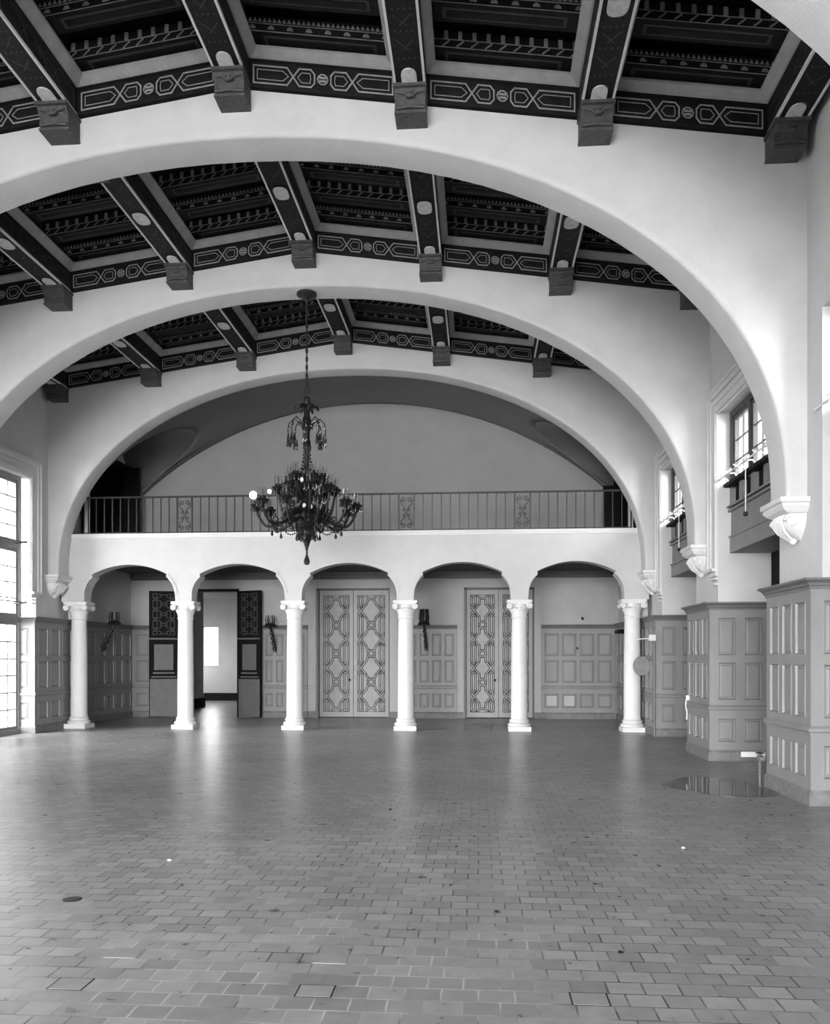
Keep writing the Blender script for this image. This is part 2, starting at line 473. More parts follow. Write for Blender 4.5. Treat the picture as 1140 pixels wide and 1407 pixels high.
def pier_wainscot(side, y0, y1, label):
    def X(d): return XC + side * d
    root = empty('pier_wainscot', (X(6.5), (y0 + y1) / 2, 0), label, 'wall panelling', 'grey panelled pier bases')
    F = 6.42
    mb = MB()
    # room face
    panelled(mb, (X(F), y0, 0), (0, 1, 0), (0, 0, 1), (-side, 0, 0), ubreaks(y1 - y0, 3, .14, .12), VB)
    W = 7.34 - F
    panelled(mb, (X(F), y0, 0), (side, 0, 0), (0, 0, 1), (0, -1, 0), ubreaks(W, 2, .13, .13), VB)
    panelled(mb, (X(F), y1, 0), (side, 0, 0), (0, 0, 1), (0, 1, 0), ubreaks(W, 2, .13, .13), VB)
    mb.build('panelling', WAIN, root)
    if side > 0: path = [(X(7.34), y1), (X(F), y1), (X(F), y0), (X(7.34), y0)]
    else: path = [(X(7.34), y0), (X(F), y0), (X(F), y1), (X(7.34), y1)]
    # outward must be on the right of travel
    if side > 0: path = path[::-1]
    else: path = path[::-1]
    def fix(prof):
        # decide orientation by testing
        return prof
    p2 = path
    d = Vector((p2[2][0] - p2[1][0], p2[2][1] - p2[1][1])).normalized(); nrm = Vector((d.y, -d.x))
    if nrm.x * -side < 0: p2 = p2[::-1]
    for nm, pr, mt in (('cap_moulding', CAPP, WAINCAP), ('dado_rail', RAILP, WAIN), ('baseboard', BASEP, WBASE)):
        mb = MB(); run_mould(mb, p2, pr); mb.build(nm, mt, root)
    # flat top behind the cap
    mb = MB()
    a, b = sorted((X(F), X(7.34))); mb.box(a, b, y0, y1, 2.40, 2.448)
    mb.build('cap_top', WAINCAP, root)
    return root
pier_wainscot(1, *PIERS[2], 'nearest grey panelled pier base, cut by the right edge of the picture')
pier_wainscot(1, *PIERS[3], 'middle grey panelled pier base on the right, its foot beside the puddle')
pier_wainscot(1, *PIERS[4], 'farthest grey panelled pier base on the right, beside the last arcade column')
pier_wainscot(-1, 17.15, PIERS[4][1], 'grey panelled pier base at left between tall window and first column')

# ------------------------------------------------------------------ window surrounds, windows, spandrels
def surround(side, ya, yb, parent):
    def X(d): return XC + side * d
    mb = MB()
    steps = [(0.0, .40, .02), (.02, .10, .045), (.16, .22, .035), (.27, .38, .05), (.36, .40, .07)]
    for (s0, s1, h) in steps:
        a, b = sorted((X(HW), X(HW - h)))
        mb.box(a, b, yb + s0, yb + s1, 2.98, 5.36 + s1)
        mb.box(a, b, ya - s1, ya - s0, 3.5, 5.36 + s1)
        mb.box(a, b, ya - s0, yb + s0, 5.36 + s0, 5.36 + s1)
    # stepped stop at the foot of the jambs
    for k, (w, z0, z1, h) in enumerate([(.40, 2.93, 2.98, .09), (.32, 2.86, 2.93, .04), (.24, 2.80, 2.83, .05), (.16, 2.72, 2.75, .045)]):
        a, b = sorted((X(HW), X(HW - h)))
        mb.box(a, b, yb, yb + w, z0, z1)
    return mb.build('surround', TRIM, parent)

def sash(mb, mg, x, y0, y1, z0, z1, nc, nr, fw=.06, d=.05, mu=.022):
    mb.box(x - d / 2, x + d / 2, y0, y1, z0, z0 + fw); mb.box(x - d / 2, x + d / 2, y0, y1, z1 - fw, z1)
    mb.box(x - d / 2, x + d / 2, y0, y0 + fw, z0 + fw, z1 - fw); mb.box(x - d / 2, x + d / 2, y1 - fw, y1, z0 + fw, z1 - fw)
    for k in range(1, nc):
        y = y0 + fw + (y1 - y0 - 2 * fw) * k / nc; mb.box(x - .015, x + .015, y - mu / 2, y + mu / 2, z0 + fw, z1 - fw)
    for k in range(1, nr):
        z = z0 + fw + (z1 - z0 - 2 * fw) * k / nr; mb.box(x - .015, x + .015, y0 + fw, y1 - fw, z - mu / 2, z + mu / 2)
    mg.add([(x, y0 + fw, z0 + fw), (x, y1 - fw, z0 + fw), (x, y1 - fw, z1 - fw), (x, y0 + fw, z1 - fw)], [(0, 1, 2, 3)])

wn = 0
for side in (1, -1):
    for i in range(4):
        if side < 0 and i < 2: continue
        ya, yb = PIERS[i][1], PIERS[i + 1][0]
        ya -= .05; yb += .05
        if side < 0 and i == 3: yb = 17.2
        wn += 1
        root = empty('window_%d' % wn, (XC + side * 6.8, (ya + yb) / 2, 0), kind='structure')
        xg = XC + side * 6.80
        mf = MB(); mg = MB(); ms = MB()
        z0 = 4.2 if side > 0 else 0.0
        # frame
        ff = .09
        mf.box(xg - .06, xg + .06, ya, ya + ff, z0, 5.38); mf.box(xg - .06, xg + .06, yb - ff, yb, z0, 5.38)
        mf.box(xg - .06, xg + .06, ya + ff, yb - ff, 5.29, 5.38)
        A, B = ya + ff, yb - ff; W = (B - A - 2 * .07) / 3
        for k in range(3):
            s0 = A + k * (W + .07)
            if k: mf.box(xg - .06, xg + .06, s0 - .07, s0, z0, 5.29)
            if side > 0: sash(ms, mg, xg, s0, s0 + W, 4.22, 5.29, 2, 3, mu=.016)
            else:
                sash(ms, mg, xg, s0, s0 + W, 3.98, 5.29, 2, 4)
                sash(ms, mg, xg, s0, s0 + W, 2.45, 3.86, 2, 4)
                sash(ms, mg, xg, s0, s0 + W, 0.10, 2.33, 2, 6)
        if side < 0:
            for (a, b) in ((0, .10), (2.33, 2.45), (3.86, 3.98)): mf.box(xg - .08, xg + .08, A, B, a, b)
        mf.build('window_frame', FRAMED if side > 0 else FRAMEM, root)
        ms.build('muntins', FRAMED if side > 0 else FRAMEM, root)
        mg.build('glass', GLASS, root)
        if i >= 2: surround(side, ya, yb, root)

def spandrel(ya, yb, label, label2):
    x = XC + 6.74
    root = empty('window_spandrel', (x, (ya + yb) / 2, 3.2), label, 'wooden window box', 'wooden boxes below the right-hand windows')
    mb = MB(); mb.box(x, x + .62, ya, yb, 3.21, 3.46); mb.box(x + .02, x + .62, ya, yb, 3.46, 3.86); mb.box(x + .02, x + .10, ya, yb, 3.86, 3.93)
    mb.box(x - .02, x + .10, ya, yb, 3.44, 3.47)
    mb.build('lower_board', SPAN, root)
    mb = MB(); mb.box(x - .03, x + .02, ya, yb, 3.84, 3.875); mb.box(x - .05, x + .02, ya, yb, 3.90, 3.93); mb.build('rail_moulding', SPAN, root)
    n = 5; W = (yb - ya) / n
    mb = MB()
    for k in range(n + 1):
        y = ya + k * W; mb.box(x, x + .08, max(ya, y - .07), min(yb, y + .07), 3.93, 4.22)
    mb.box(x, x + .08, ya, yb, 3.93, 3.96); mb.build('upright', SPAN, root)
    mb = MB(); mb.box(x + .07, x + .10, ya, yb, 3.96, 4.22); mb.build('dark_opening', VOID, root)
    mb = MB(); mb.box(x - .10, x + .10, ya, yb, 4.22, 4.27); mb.build('shelf', BLACKW, root)
    # cord and knob
    yk = yb - (yb - ya) * .42
    mb = MB(); mb.tube([(x - .11, yk, 4.30), (x - .11, yk, 3.65)], .007, 6); c = mb.build('pull_cord', PALEI, root)
    mb = MB(); mb.sphere((x - .11, yk, 3.63), .035); mb.build('cord_knob', IRON, root, smooth=True)
    # pale iron scroll work on the shelf
    t = empty('scroll_bracket', (x - .1, (ya + yb) / 2, 4.27), label2, 'ironwork', 'pale scroll ironwork below the right-hand windows')
    mb = MB()
    mb.tube([(x - .15, ya + .05, 4.36), (x - .15, yb + .02, 4.36)], .011, 6)
    mb.tube([(x - .22, ya + .05, 4.30), (x - .22, yb + .12, 4.30)], .010, 6)
    mb.build('rod', PALEI, t)
    for k in range(6):
        y = yb - .1 - k * .42
        mb = MB()
        pts = []
        for q in range(22):
            a = q * .42; r = .085 * (1 - q / 26)
            pts.append((x - .17 + .3 * r * math.sin(a), y + r * 1.4 * math.cos(a), 4.35 + r * .8 * math.sin(a)))
        mb.tube(pts, .009, 5)
        mb.tube([(x - .02, y, 4.27), (x - .10, y - .05, 4.33), (x - .20, y - .12, 4.31), (x - .27, y - .16, 4.34)], .010, 5)
        mb.build('scroll', PALEI, t)
spandrel(10.75, 13.45, 'grey wooden window box with cord and knob, between nearest and middle corbels', 'pale curled ironwork on the nearer window box at right')
spandrel(14.75, 17.45, 'smaller grey wooden window box beyond the middle corbel on the right', 'pale curled ironwork on the farther small window box')
spandrel(6.7, 9.45, 'wooden window box at the right edge of the picture', 'pale iron hook and rod at the right edge, beside the nearest window surround')

# rods of the left window
for z, lab in ((3.98, 'upper dark curtain rod bracket on the tall left window'), (2.72, 'lower dark curtain rod bracket on the tall left window')):
    mb = MB(); x = XC - 6.72
    mb.tube([(x, 14.9, z + .02), (x + .12, 15.3, z + .02), (x + .12, 17.0, z + .02), (x + .14, 17.13, z + .02)], .014, 6)
    mb.tube([(x - .05, 16.95, z), (x + .12, 16.95, z), (x + .20, 17.02, z + .03)], .018, 6)
    tag(mb.build('curtain_rod', IRON), lab, 'curtain rod', 'rods on the tall left window')

# ------------------------------------------------------------------ coffered ceiling
BEAMX = [-6.27, -4.18, -2.09, 0, 2.09, 4.18, 6.27]
BAYL = 3.52
BAYS = [(6.35, 'foremost'), (10.40, 'middle'), (14.45, 'farthest')]
BW = .17      # half width of a beam
def eight(P, mb, L, H, w):
    c1 = L * .30; c2 = L * .445; b, t = H * .16, H * .84; k = H * .24; m = L * .03
    for sg in (0, 1):
        def F(p): return p if sg == 0 else (L - p[0], p[1])
        def loop(i, ww):
            pts = [(m + i, b + i), (m + i, t - i), (c1 - k, t - i), (c1 + k, b + i), (c2 - k * .6, b + i), (c2 + i * -1, b + k * .7), (c2 - i, t - k * .7), (c2 - k * .6, t - i), (c1 + k, t - i), (c1 - k, b + i)]
            mb.strip(P, [F(p) for p in pts], ww, closed=True)
        loop(0, w); 
        # inner dark-edge duplicates
        pts = [(m + .045, b + .045), (m + .045, t - .045), (c1 - k - .05, t - .045), (c1 - .055, H / 2), (c1 - k - .05, b + .045)]
        mb.strip(P, [F(p) for p in pts], w * .5, closed=True)
        pts = [(c1 + .055, H / 2), (c1 + k + .03, b + .045), (c2 - k * .6 - .01, b + .045), (c2 - .045, H / 2), (c2 - k * .6 - .01, t - .045), (c1 + k + .03, t - .045)]
        mb.strip(P, [F(p) for p in pts], w * .5, closed=True)
    r = H * .20
    mb.strip(P, [(L / 2 + r * math.cos(a * PI / 5), H / 2 + r * math.sin(a * PI / 5)) for a in range(10)], w * .8, closed=True)
    for a in range(4):
        q = PI / 4 + a * PI / 2
        cx, cy = L / 2 + r * .45 * math.cos(q), H / 2 + r * .45 * math.sin(q)
        mb.strip(P, [(cx - r * .2, cy), (cx + r * .2, cy)], r * .4)

def make_coffer(k):
    """coffer between beam k and k+1, built for a bay starting at y=0"""
    x0, x1 = BEAMX[k] + BW, BEAMX[k + 1] - BW
    L = x1 - x0
    root = empty('ceiling_coffer', (XC + (x0 + x1) / 2, 0, zf((x0 + x1) / 2)))
    root['base'] = 1
    def Q(x, y, dz): return (XC + x, y, zf(x) + dz)
    def slab(mb, xa, xb, ya, yb, za, zb):
        mb.hexa([Q(xa, ya, za), Q(xb, ya, za), Q(xb, yb, za), Q(xa, yb, za)], [Q(xa, ya, zb), Q(xb, ya, zb), Q(xb, yb, zb), Q(xa, yb, zb)])
    # friezes on both arch walls
    mb = MB(); slab(mb, x0, x1, BAYL - .06, BAYL, 0, .34); slab(mb, x0, x1, BAYL - .075, BAYL, 0, .02); slab(mb, x0, x1, BAYL - .075, BAYL, .31, .34)
    fz = mb.build('frieze', DARKW, root)
    mb = MB(); slab(mb, x0, x1, 0, .06, 0, .34); mb.build('frieze', DARKW, root)
    mb = MB(); eight(lambda u, v, h: Q(x0 + u, BAYL - .06 - h, .01 + v), mb, L, .30, .016)
    mb.build('frieze_ornament', GILT, fz)
    # crown moulding frame
    mb = MB()
    S = .11
    cr = [(0, .33), (.02, .33), (.045, .345), (S, .40), (S, .43), (0, .43)]
    def ring_at(x, y, sx, sy): return [Q(x + sx * o, y + sy * o, z) for o, z in cr]
    rg = [ring_at(x0, .06, 1, 1), ring_at(x1, .06, -1, 1), ring_at(x1, BAYL - .06, -1, -1), ring_at(x0, BAYL - .06, 1, -1)]
    rg.append(rg[0]); mb.loft(rg, cap=False)
    mb.build('crown_moulding', CROWN, root)
    # boards
    mb = MB(); slab(mb, x0 - .02, x1 + .02, 0, BAYL, .78, .82)
    slab(mb, x0 - .02, x0 + .015, 0, BAYL, .42, .8); slab(mb, x1 - .015, x1 + .02, 0, BAYL, .42, .8)
    slab(mb, x0, x1, 0, .03, .42, .8); slab(mb, x0, x1, BAYL - .03, BAYL, .42, .8)
    mb.build('backing_board', DARKW, root)
    for j in range(5):
        yf = BAYL - .30 - j * .66 - .02
        mb = MB(); mb.m = 0
        slab(mb, x0, x1, yf, yf + .26, .47, .66)
        mb.m = 1
        slab(mb, x0 + .22, x1 - .22, yf + .05, yf + .2, .462, .47)
        mb.m = 0
        slab(mb, x0 + .26, x1 - .26, yf + .08, yf + .17, .455, .463)
        js = mb.build('joist', [DARKW, MIDW], root)
        mo = MB(); P = lambda u, v, h: Q(x0 + u, yf - h, .47 + v)
        typ = (j + k) % 2
        mo.strip(P, [(.02, .012), (L - .02, .012)], .009, .006)
        mo.strip(P, [(.02, .10), (L - .02, .10)], .009, .006)
        if typ == 0:
            n = int(L / .15)
            for q in range(n):
                u = (q + .5) * L / n
                mo.strip(P, [(u, .125), (u, .175)], .045, .012)
                mo.strip(P, [(u - .035, .030), (u + .035, .085)], .016, .005)
        else:
            n = int(L / .055)
            for q in range(n):
                u = (q + .5) * L / n
                c = [(u - .022, .12), (u + .022, .12), (u, .165)]
                mo.add([P(a, b, .006) for a, b in c] + [P(a, b, 0) for a, b in c], [(0, 1, 2), (0, 3, 4, 1), (1, 4, 5, 2), (2, 5, 3, 0)])
            n = int(L / .21)
            for q in range(n):
                u = (q + .5) * L / n
                c = [(u + .04 * math.cos(a * PI / 6), .035 + .045 * math.sin(a * PI / 6)) for a in range(7)]
                mo.add([P(a, b, .006) for a, b in c], [list(range(7))])
        mo.build('painted_ornament', GILT2, js)
    return root

def make_beam(k):
    x = BEAMX[k]; zs = zf(x) + ZSOFF
    root = empty('ceiling_beam', (XC + x, 0, zs))
    mb = MB(); mb.box(XC + x - BW, XC + x + BW, .0, BAYL, zs, zs + .75)
    mb.build('beam', DARKW2, root)
    mb = MB()
    for sg in (-1, 1): mb.box(*sorted((XC + x + sg * (BW - .018), XC + x + sg * (BW + .008))), .0, BAYL, zs - .012, zs + .02)
    mb.build('edge_strip', EDGE, root)
    # side ornament
    mb = MB()
    for sg in (-1, 1):
        if abs(x) > 6 and sg * x > 0: continue
        for h in range(2):
            P = lambda u, v, t, sg=sg, h=h: (XC + x + sg * (BW + t), .05 + h * 1.72 + u, zs + .02 + v)
            eight(P, mb, 1.66, .28, .010)
    mb.build('side_ornament', MIDW, root)
    # medallion mid span
    def pill(mb, yc, hw, hl, z0, z1, n=8):
        pts = []
        for q in range(4 * n):
            a = 2 * PI * q / (4 * n); cx, cy = math.cos(a), math.sin(a)
            pts.append((XC + x + hw * math.copysign(abs(cx) ** .75, cx), yc + hl * math.copysign(abs(cy) ** .6, cy)))
        mb.prism(pts, 'z', z0, z1)
    mb = MB(); pill(mb, BAYL / 2, .105, .17, zs - .016, zs); md = mb.build('medallion', MEDAL, root)
    mb = MB(); pill(mb, BAYL / 2, .125, .195, zs - .008, zs); mb.build('medallion_rim', DARKW, md)
    # painted dots
    mb = MB()
    for yy in [0.75, 1.15, 1.45, BAYL - 1.45, BAYL - 1.15, BAYL - .75]:
        for dx in (-.09, -.03, .03, .09):
            mb.box(XC + x + dx - .008, XC + x + dx + .008, yy - .012, yy + .012, zs - .004, zs + .001)
    for yy in [.95, 1.3, BAYL - 1.3, BAYL - .95]:
        for sg in (-1, 1):
            mb.M = Matrix.Translation((XC + x + sg * .03, yy, zs)) @ Matrix.Rotation(sg * .7, 4, 'Z')
            mb.box(-.006, .006, -.10, .10, -.003, .001)
    mb.M = None
    mb.build('painted_dots', MIDW, root)
    for far in (0, 1):
        yw = BAYL if far else 0; sg = -1 if far else 1
        mb = MB()
        # profile in (y,z) extruded across x
        pr = [(0, 0), (.36, 0), (.37, -.04), (.345, -.05), (.34, -.08), (.30, -.12), (.29, -.20), (.30, -.235), (.27, -.25), (.27, -.275), (.0, -.275)]
        mb.prism([(yw + sg * a, zs - .004 + b) for a, b in pr], 'x', XC + x - .175, XC + x + .175)
        mb.prism([(yw + sg * a, zs - .004 + b) for a, b in [(0, -.045), (.385, -.045), (.385, -.005), (0, -.005)]], 'x', XC + x - .19, XC + x + .19)
        mb.box(*sorted((XC + x - .18, XC + x + .18)), *sorted((yw, yw + sg * .30)), zs - .30, zs - .27)
        bk = mb.build('bracket', BRACK, root)
        mb = MB()
        yy = yw + sg * .345
        mb.tube([(XC + x - .15, yy, zs - .09), (XC + x - .07, yy, zs - .10), (XC + x - .03, yy, zs - .14), (XC + x + .03, yy, zs - .14), (XC + x + .07, yy, zs - .10), (XC + x + .15, yy, zs - .09)], .016, 6)
        mb.sphere((XC + x, yy + .01 * -sg, zs - .12), .035, 8, 5)
        mb.tube([(XC + x - .16, yw + sg * .30, zs - .245), (XC + x, yw + sg * .31, zs - .235), (XC + x + .16, yw + sg * .30, zs - .245)], .016, 6)
        mb.build('carving', BRACK, bk, smooth=True)
        # tongue on the soffit
        pts = [(XC + x - .085, yw + sg * .36), (XC + x + .085, yw + sg * .36)] + [(XC + x + .085 * math.cos(a * PI / 8), yw + sg * (.50 + .10 * math.sin(a * PI / 8))) for a in range(9)]
        mb = MB(); mb.prism(pts, 'z', zs - .016, zs); mb.build('tongue', MEDAL, root)
    return root

ord_ = ['', 'first', 'second', 'third']
def clabel(k, bay):
    side = 'left' if k < 3 else 'right'; n = 3 - k if k < 3 else k - 2
    return 'dark painted ceiling coffer, %s bay, %s one %s of the ridge beam' % (bay, ord_[n], side)
def blabel(k, bay):
    if k == 3: return 'dark ceiling beam at the ridge of the %s bay, carried on a carved bracket' % bay
    side = 'left' if k < 3 else 'right'; n = abs(k - 3)
    return 'dark ceiling beam with carved bracket, %s bay, %s %s of the ridge' % (bay, ord_[n], side)
coffers = [make_coffer(k) for k in range(6)]
beams = [make_beam(k) for k in range(7)]
for bi, (y0, bay) in enumerate(BAYS[::-1]):
    for k in range(6):
        if bi == 2 and k < 1: continue
        c = coffers[k]
        lc = (c.location.x, y0, c.location.z)
        if bi == 0: pass
        o = dup(c, lc, clabel(k, bay)) if bi else None
        if bi == 0: coffers_base = True
        if o is not None: tag(o, None, 'ceiling coffer', 'painted coffers of the ceiling')
        if 'base' in (o or {}): del o['base']
    for k in range(7):
        if bi == 2 and k < 1: continue
        c = beams[k]
        if bi: tag(dup(c, (c.location.x, y0, c.location.z), blabel(k, bay)), None, 'ceiling beam', 'painted beams of the ceiling')
y0, bay = BAYS[2]
for k in range(6):
    c = coffers[k]; c.location.y = y0; tag(c, clabel(k, bay), 'ceiling coffer', 'painted coffers of the ceiling'); del c['base']
for k in range(7):
    c = beams[k]; c.location.y = y0; tag(c, blabel(k, bay), 'ceiling beam', 'painted beams of the ceiling')
# roof over everything
mb = MB()
for sg in (-1, 1):
    a = [(XC, -14.3, 9.25), (XC + sg * 7.9, -14.3, 8.3), (XC + sg * 7.9, 18.0, 8.3), (XC, 18.0, 9.25)]
    mb.hexa(a, [(p[0], p[1], p[2] + .15) for p in a])
    a = [(XC, -14.3, 8.8), (XC + sg * 6.6, -14.3, 7.9), (XC + sg * 6.6, 5.8, 7.9), (XC, 5.8, 8.8)]
    mb.hexa(a, [(p[0], p[1], p[2] + .05) for p in a])
tag(mb.build('ceiling', DARKW), kind='structure')

D1, D2, D3 = (-8.0, -6.36), (-4.27, -2.34), (-.37, 1.43)
ZD = 3.42
# ------------------------------------------------------------------ arcade
COLX = [-9.02, -6.55, -4.07, -1.59, .89, 3.31]
YA0, YA1 = 18.45, 18.80
ZCAP = 2.84
def arcade():
    mb = MB()
    xL, xR = XC - 6.5, XC + 6.5
    edge = [(xL, ZCAP)]
    path = []
    def halfbay(xc, xm, sg):
        """points from column side up to apex"""
        h = abs(xm - xc); pts = [(.185, ZCAP), (.19, 2.95)]
        for k in range(1, 8):
            a = k / 7 * PI * .30
            pts.append((.19 + .42 * (1 - math.cos(a)) * 1.15, 2.95 + .44 * math.sin(a) / math.sin(PI * .30)))
        cx = pts[-1][0]
        pts.append((cx - .03, 3.43)); pts.append((cx - .015, 3.455))
        x0, z0 = cx - .015, 3.455
        for k in range(1, 9):
            t = k / 8
            pts.append((x0 + (h - x0) * t, z0 + .215 * (1 - (1 - t) ** 2)))
        return [(xc + sg * x, z) for x, z in pts]
    under = [(xL, ZCAP)]
    for i in range(5):
        a, b = COLX[i], COLX[i + 1]; m = (a + b) / 2
        l = halfbay(a, m, 1); r = halfbay(b, m, -1)[::-1][1:]
        under += l + r
    under += [(xR, ZCAP)]
    top = 4.32
    poly = under + [(xR, top), (xL, top)]; n = len(poly)
    vs = [(x, YA0, z) for x, z in poly] + [(x, YA1, z) for x, z in poly]
    mb.add(vs, [list(range(n)), list(range(n, 2 * n))[::-1]] + [(i, (i + 1) % n, n + (i + 1) % n, n + i) for i in range(n)])
    o = mb.build('wall_arcade', PLASTER); tag(o, kind='structure')
    # raised archivolt
    for i in range(5):
        a, b = COLX[i], COLX[i + 1]; m = (a + b) / 2
        l = halfbay(a, m, 1); r = halfbay(b, m, -1)[::-1][1:]
        p = [q for q in (l + r)[2:-2]]; mb = MB()
        p = [q for k_, q in enumerate(p) if not (abs(q[1] - 3.43) < .002)]
        rings = []
        for q in range(len(p)):
            u = Vector(p[max(0, q - 1)]); w = Vector(p[min(len(p) - 1, q + 1)]); d = (w - u).normalized(); nn = Vector((-d.y, d.x))
            P0 = Vector(p[q]); P1 = P0 + nn * .06
            rings.append([(P0.x, YA0 + .01, P0.y), (P0.x, YA0 - .018, P0.y), (P1.x, YA0 - .018, P1.y), (P1.x, YA0 + .01, P1.y)])
        mb.loft(rings); mb.build('archivolt', PLASTER, o)
    for D_ in (D2, D3):
        mb = MB(); mb.box(D_[0] - .1, D_[1] + .1, YB + .3, YB + .35, -.1, ZD + .1); mb.build('door_light_block', VOID, o)  # added sheets that stop sky light leaking in around the closed doors
    mb = MB()
    for (y, z0, z1) in ((YA0 - .05, 4.30, 4.36), (YA0 - .03, 4.26, 4.30)): mb.box(xL, xR, y, YA1 + .03, z0, z1)
    mb.build('ledge', TRIM, o)
    return o
arcade()

def make_column():
    root = empty('column', (0, 0, 0), None, 'column', 'white columns of the arcade')
    mb = MB(); mb.box(-.245, .245, -.245, .245, 0, .10)
    mb.lathe([(.235, .10), (.25, .12), (.25, .15), (.225, .175), (.205, .185), (.205, .205), (.215, .215), (.215, .235), (.195, .25), (.185, .26)], seg=28)
    mb.build('base', WHITE, root, smooth=True)
    mb = MB(); mb.lathe([(.188, .26), (.180, .30), (.178, 1.0), (.172, 1.8), (.162, 2.44)], seg=28); mb.build('shaft', WHITE, root, smooth=True)
    mb = MB(); mb.lathe([(.162, 2.44), (.178, 2.455), (.178, 2.475), (.168, 2.49), (.172, 2.54), (.195, 2.60), (.215, 2.64), (.21, 2.66), (.19, 2.68), (.19, 2.76)], seg=28)
    mb.box(-.265, .265, -.22, .22, 2.785, 2.84); mb.box(-.235, .235, -.20, .20, 2.75, 2.785)
    cp = mb.build('capital', WHITE, root, smooth=True)
    mb = MB()
    for sx in (-1, 1):
        ring = [[(sx * .215 + .068 * math.cos(a * PI / 8), y, 2.71 + .068 * math.sin(a * PI / 8)) for a in range(16)] for y in (-.215, -.20, -.08, 0, .08, .20, .215)]
        sc_ = [.8, 1, .7, .62, .7, 1, .8]
        rr = []
        for r_, s_ in zip(ring, sc_): rr.append([(sx * .215 + (p[0] - sx * .215) * s_, p[1], 2.71 + (p[2] - 2.71) * s_) for p in r_])
        mb.loft(rr)
        for sy in (-1, 1):
            pts = []
            for k in range(16):
                a = k * .75; r = .062 * (1 - k / 17)
                pts.append((sx * (.215 - r * math.sin(a) * -1), sy * .217, 2.71 + r * math.cos(a)))
            mb.tube(pts, .010, 5)
    for k in range(-2, 3): mb.sphere((k * .05, -.195, 2.665), .024, 8, 5)
    mb.build('volutes', WHITE, cp, smooth=True)
    return root
col0 = make_column()
clabs = ['white ionic column leftmost in the arcade, against the panelled pier', 'white ionic column standing before the left leaf of the open doors',
         'white ionic column below the chandelier, right of the open doors', 'white ionic column between the closed double doors and the dark torch sconce',
         'white ionic column that hides part of the right-hand closed doors', 'white ionic column rightmost in the arcade, against the panelled pier']
for i, x in enumerate(COLX):
    if i == 0: col0.location = (x, 18.60, 0); col0['label'] = clabs[0]
    else: dup(col0, (x, 18.60, 0), clabs[i])

# gallery floor slab, cornice below
mb = MB(); mb.box(XC - 6.5, XC + 6.5, YA1, YB, 3.84, 4.34); tag(mb.build('floor_gallery', mat('dark gallery underside', .06, .7, .2, var=.2)), kind='structure')  # slab coloured far darker than the gallery plaster
mb = MB()
mb.box(XC - 6.45, XC + 6.45, YB - .10, YB, 3.72, 3.84); mb.box(XC - 6.45, XC + 6.45, YB - .06, YB, 3.66, 3.72)
for k in range(150): mb.box(XC - 6.4 + k * .0855, XC - 6.4 + k * .0855 + .045, YB - .13, YB - .1, 3.75, 3.79)
tag(mb.build('trim_1', FRAMED), kind='structure')

# back wall with door openings
D1, D2, D3 = (-8.0, -6.36), (-4.27, -2.34), (-.37, 1.43)
ZD = 3.42
mb = MB()
Ys = (YB, YB + .3)
xs = [XC - 6.6, D1[0], D1[1], D2[0], D2[1], D3[0], D3[1], XC + 6.6]
for k in range(0, 8, 2): mb.box(xs[k], xs[k + 1], *Ys, 0, ZD)
mb.box(XC - 6.6, XC + 6.6, *Ys, ZD, 3.9)
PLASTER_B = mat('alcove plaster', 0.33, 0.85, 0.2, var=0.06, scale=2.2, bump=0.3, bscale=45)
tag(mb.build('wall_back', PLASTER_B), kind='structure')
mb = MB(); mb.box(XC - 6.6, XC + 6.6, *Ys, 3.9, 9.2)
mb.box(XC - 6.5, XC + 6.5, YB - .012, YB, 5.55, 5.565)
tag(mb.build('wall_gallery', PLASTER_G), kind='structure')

# gallery vault with side penetrations
R = 9.2; ZC = 8.28 - R
def zv(x): return ZC + math.sqrt(R * R - x * x)
PY, PR_, PZ = 20.72, 1.2, 6.35
mb = MB(); rings = []; pen = {1: [], -1: []}
NY = 29
ys = [YA0 + .02 + (YB - YA0 - .02) * k / NY for k in range(NY + 1)]
ys = sorted(set(ys + [PY + PR_ * math.sin(PI / 2 * q / 8) for q in range(-8, 9)]))
for y in ys:
    xi = 6.46
    if abs(y - PY) < PR_ - 1e-6:
        zp = PZ + math.sqrt(PR_ ** 2 - (y - PY) ** 2) * .75
        xx = math.sqrt(max(0, R * R - (zp - ZC) ** 2)) if zp < 8.28 else 0
        xi = min(6.46, xx)
    else: zp = min(PZ, zv(6.46))
    rings.append([(XC - xi + 2 * xi * q / 40, y, zv(-xi + 2 * xi * q / 40)) for q in range(41)])
    for sg in (1, -1): pen[sg].append([(XC + sg * xi, y, zv(xi)), (XC + sg * 6.5, y, max(zv(xi), 5.6))])
mb.loft(rings, cap=False, closed=False)
for sg in (1, -1): mb.loft(pen[sg], cap=False, closed=False)
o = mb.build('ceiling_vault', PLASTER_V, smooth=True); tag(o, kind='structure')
md = o.modifiers.new('thick', 'SOLIDIFY'); md.thickness = .05; md.offset = 1
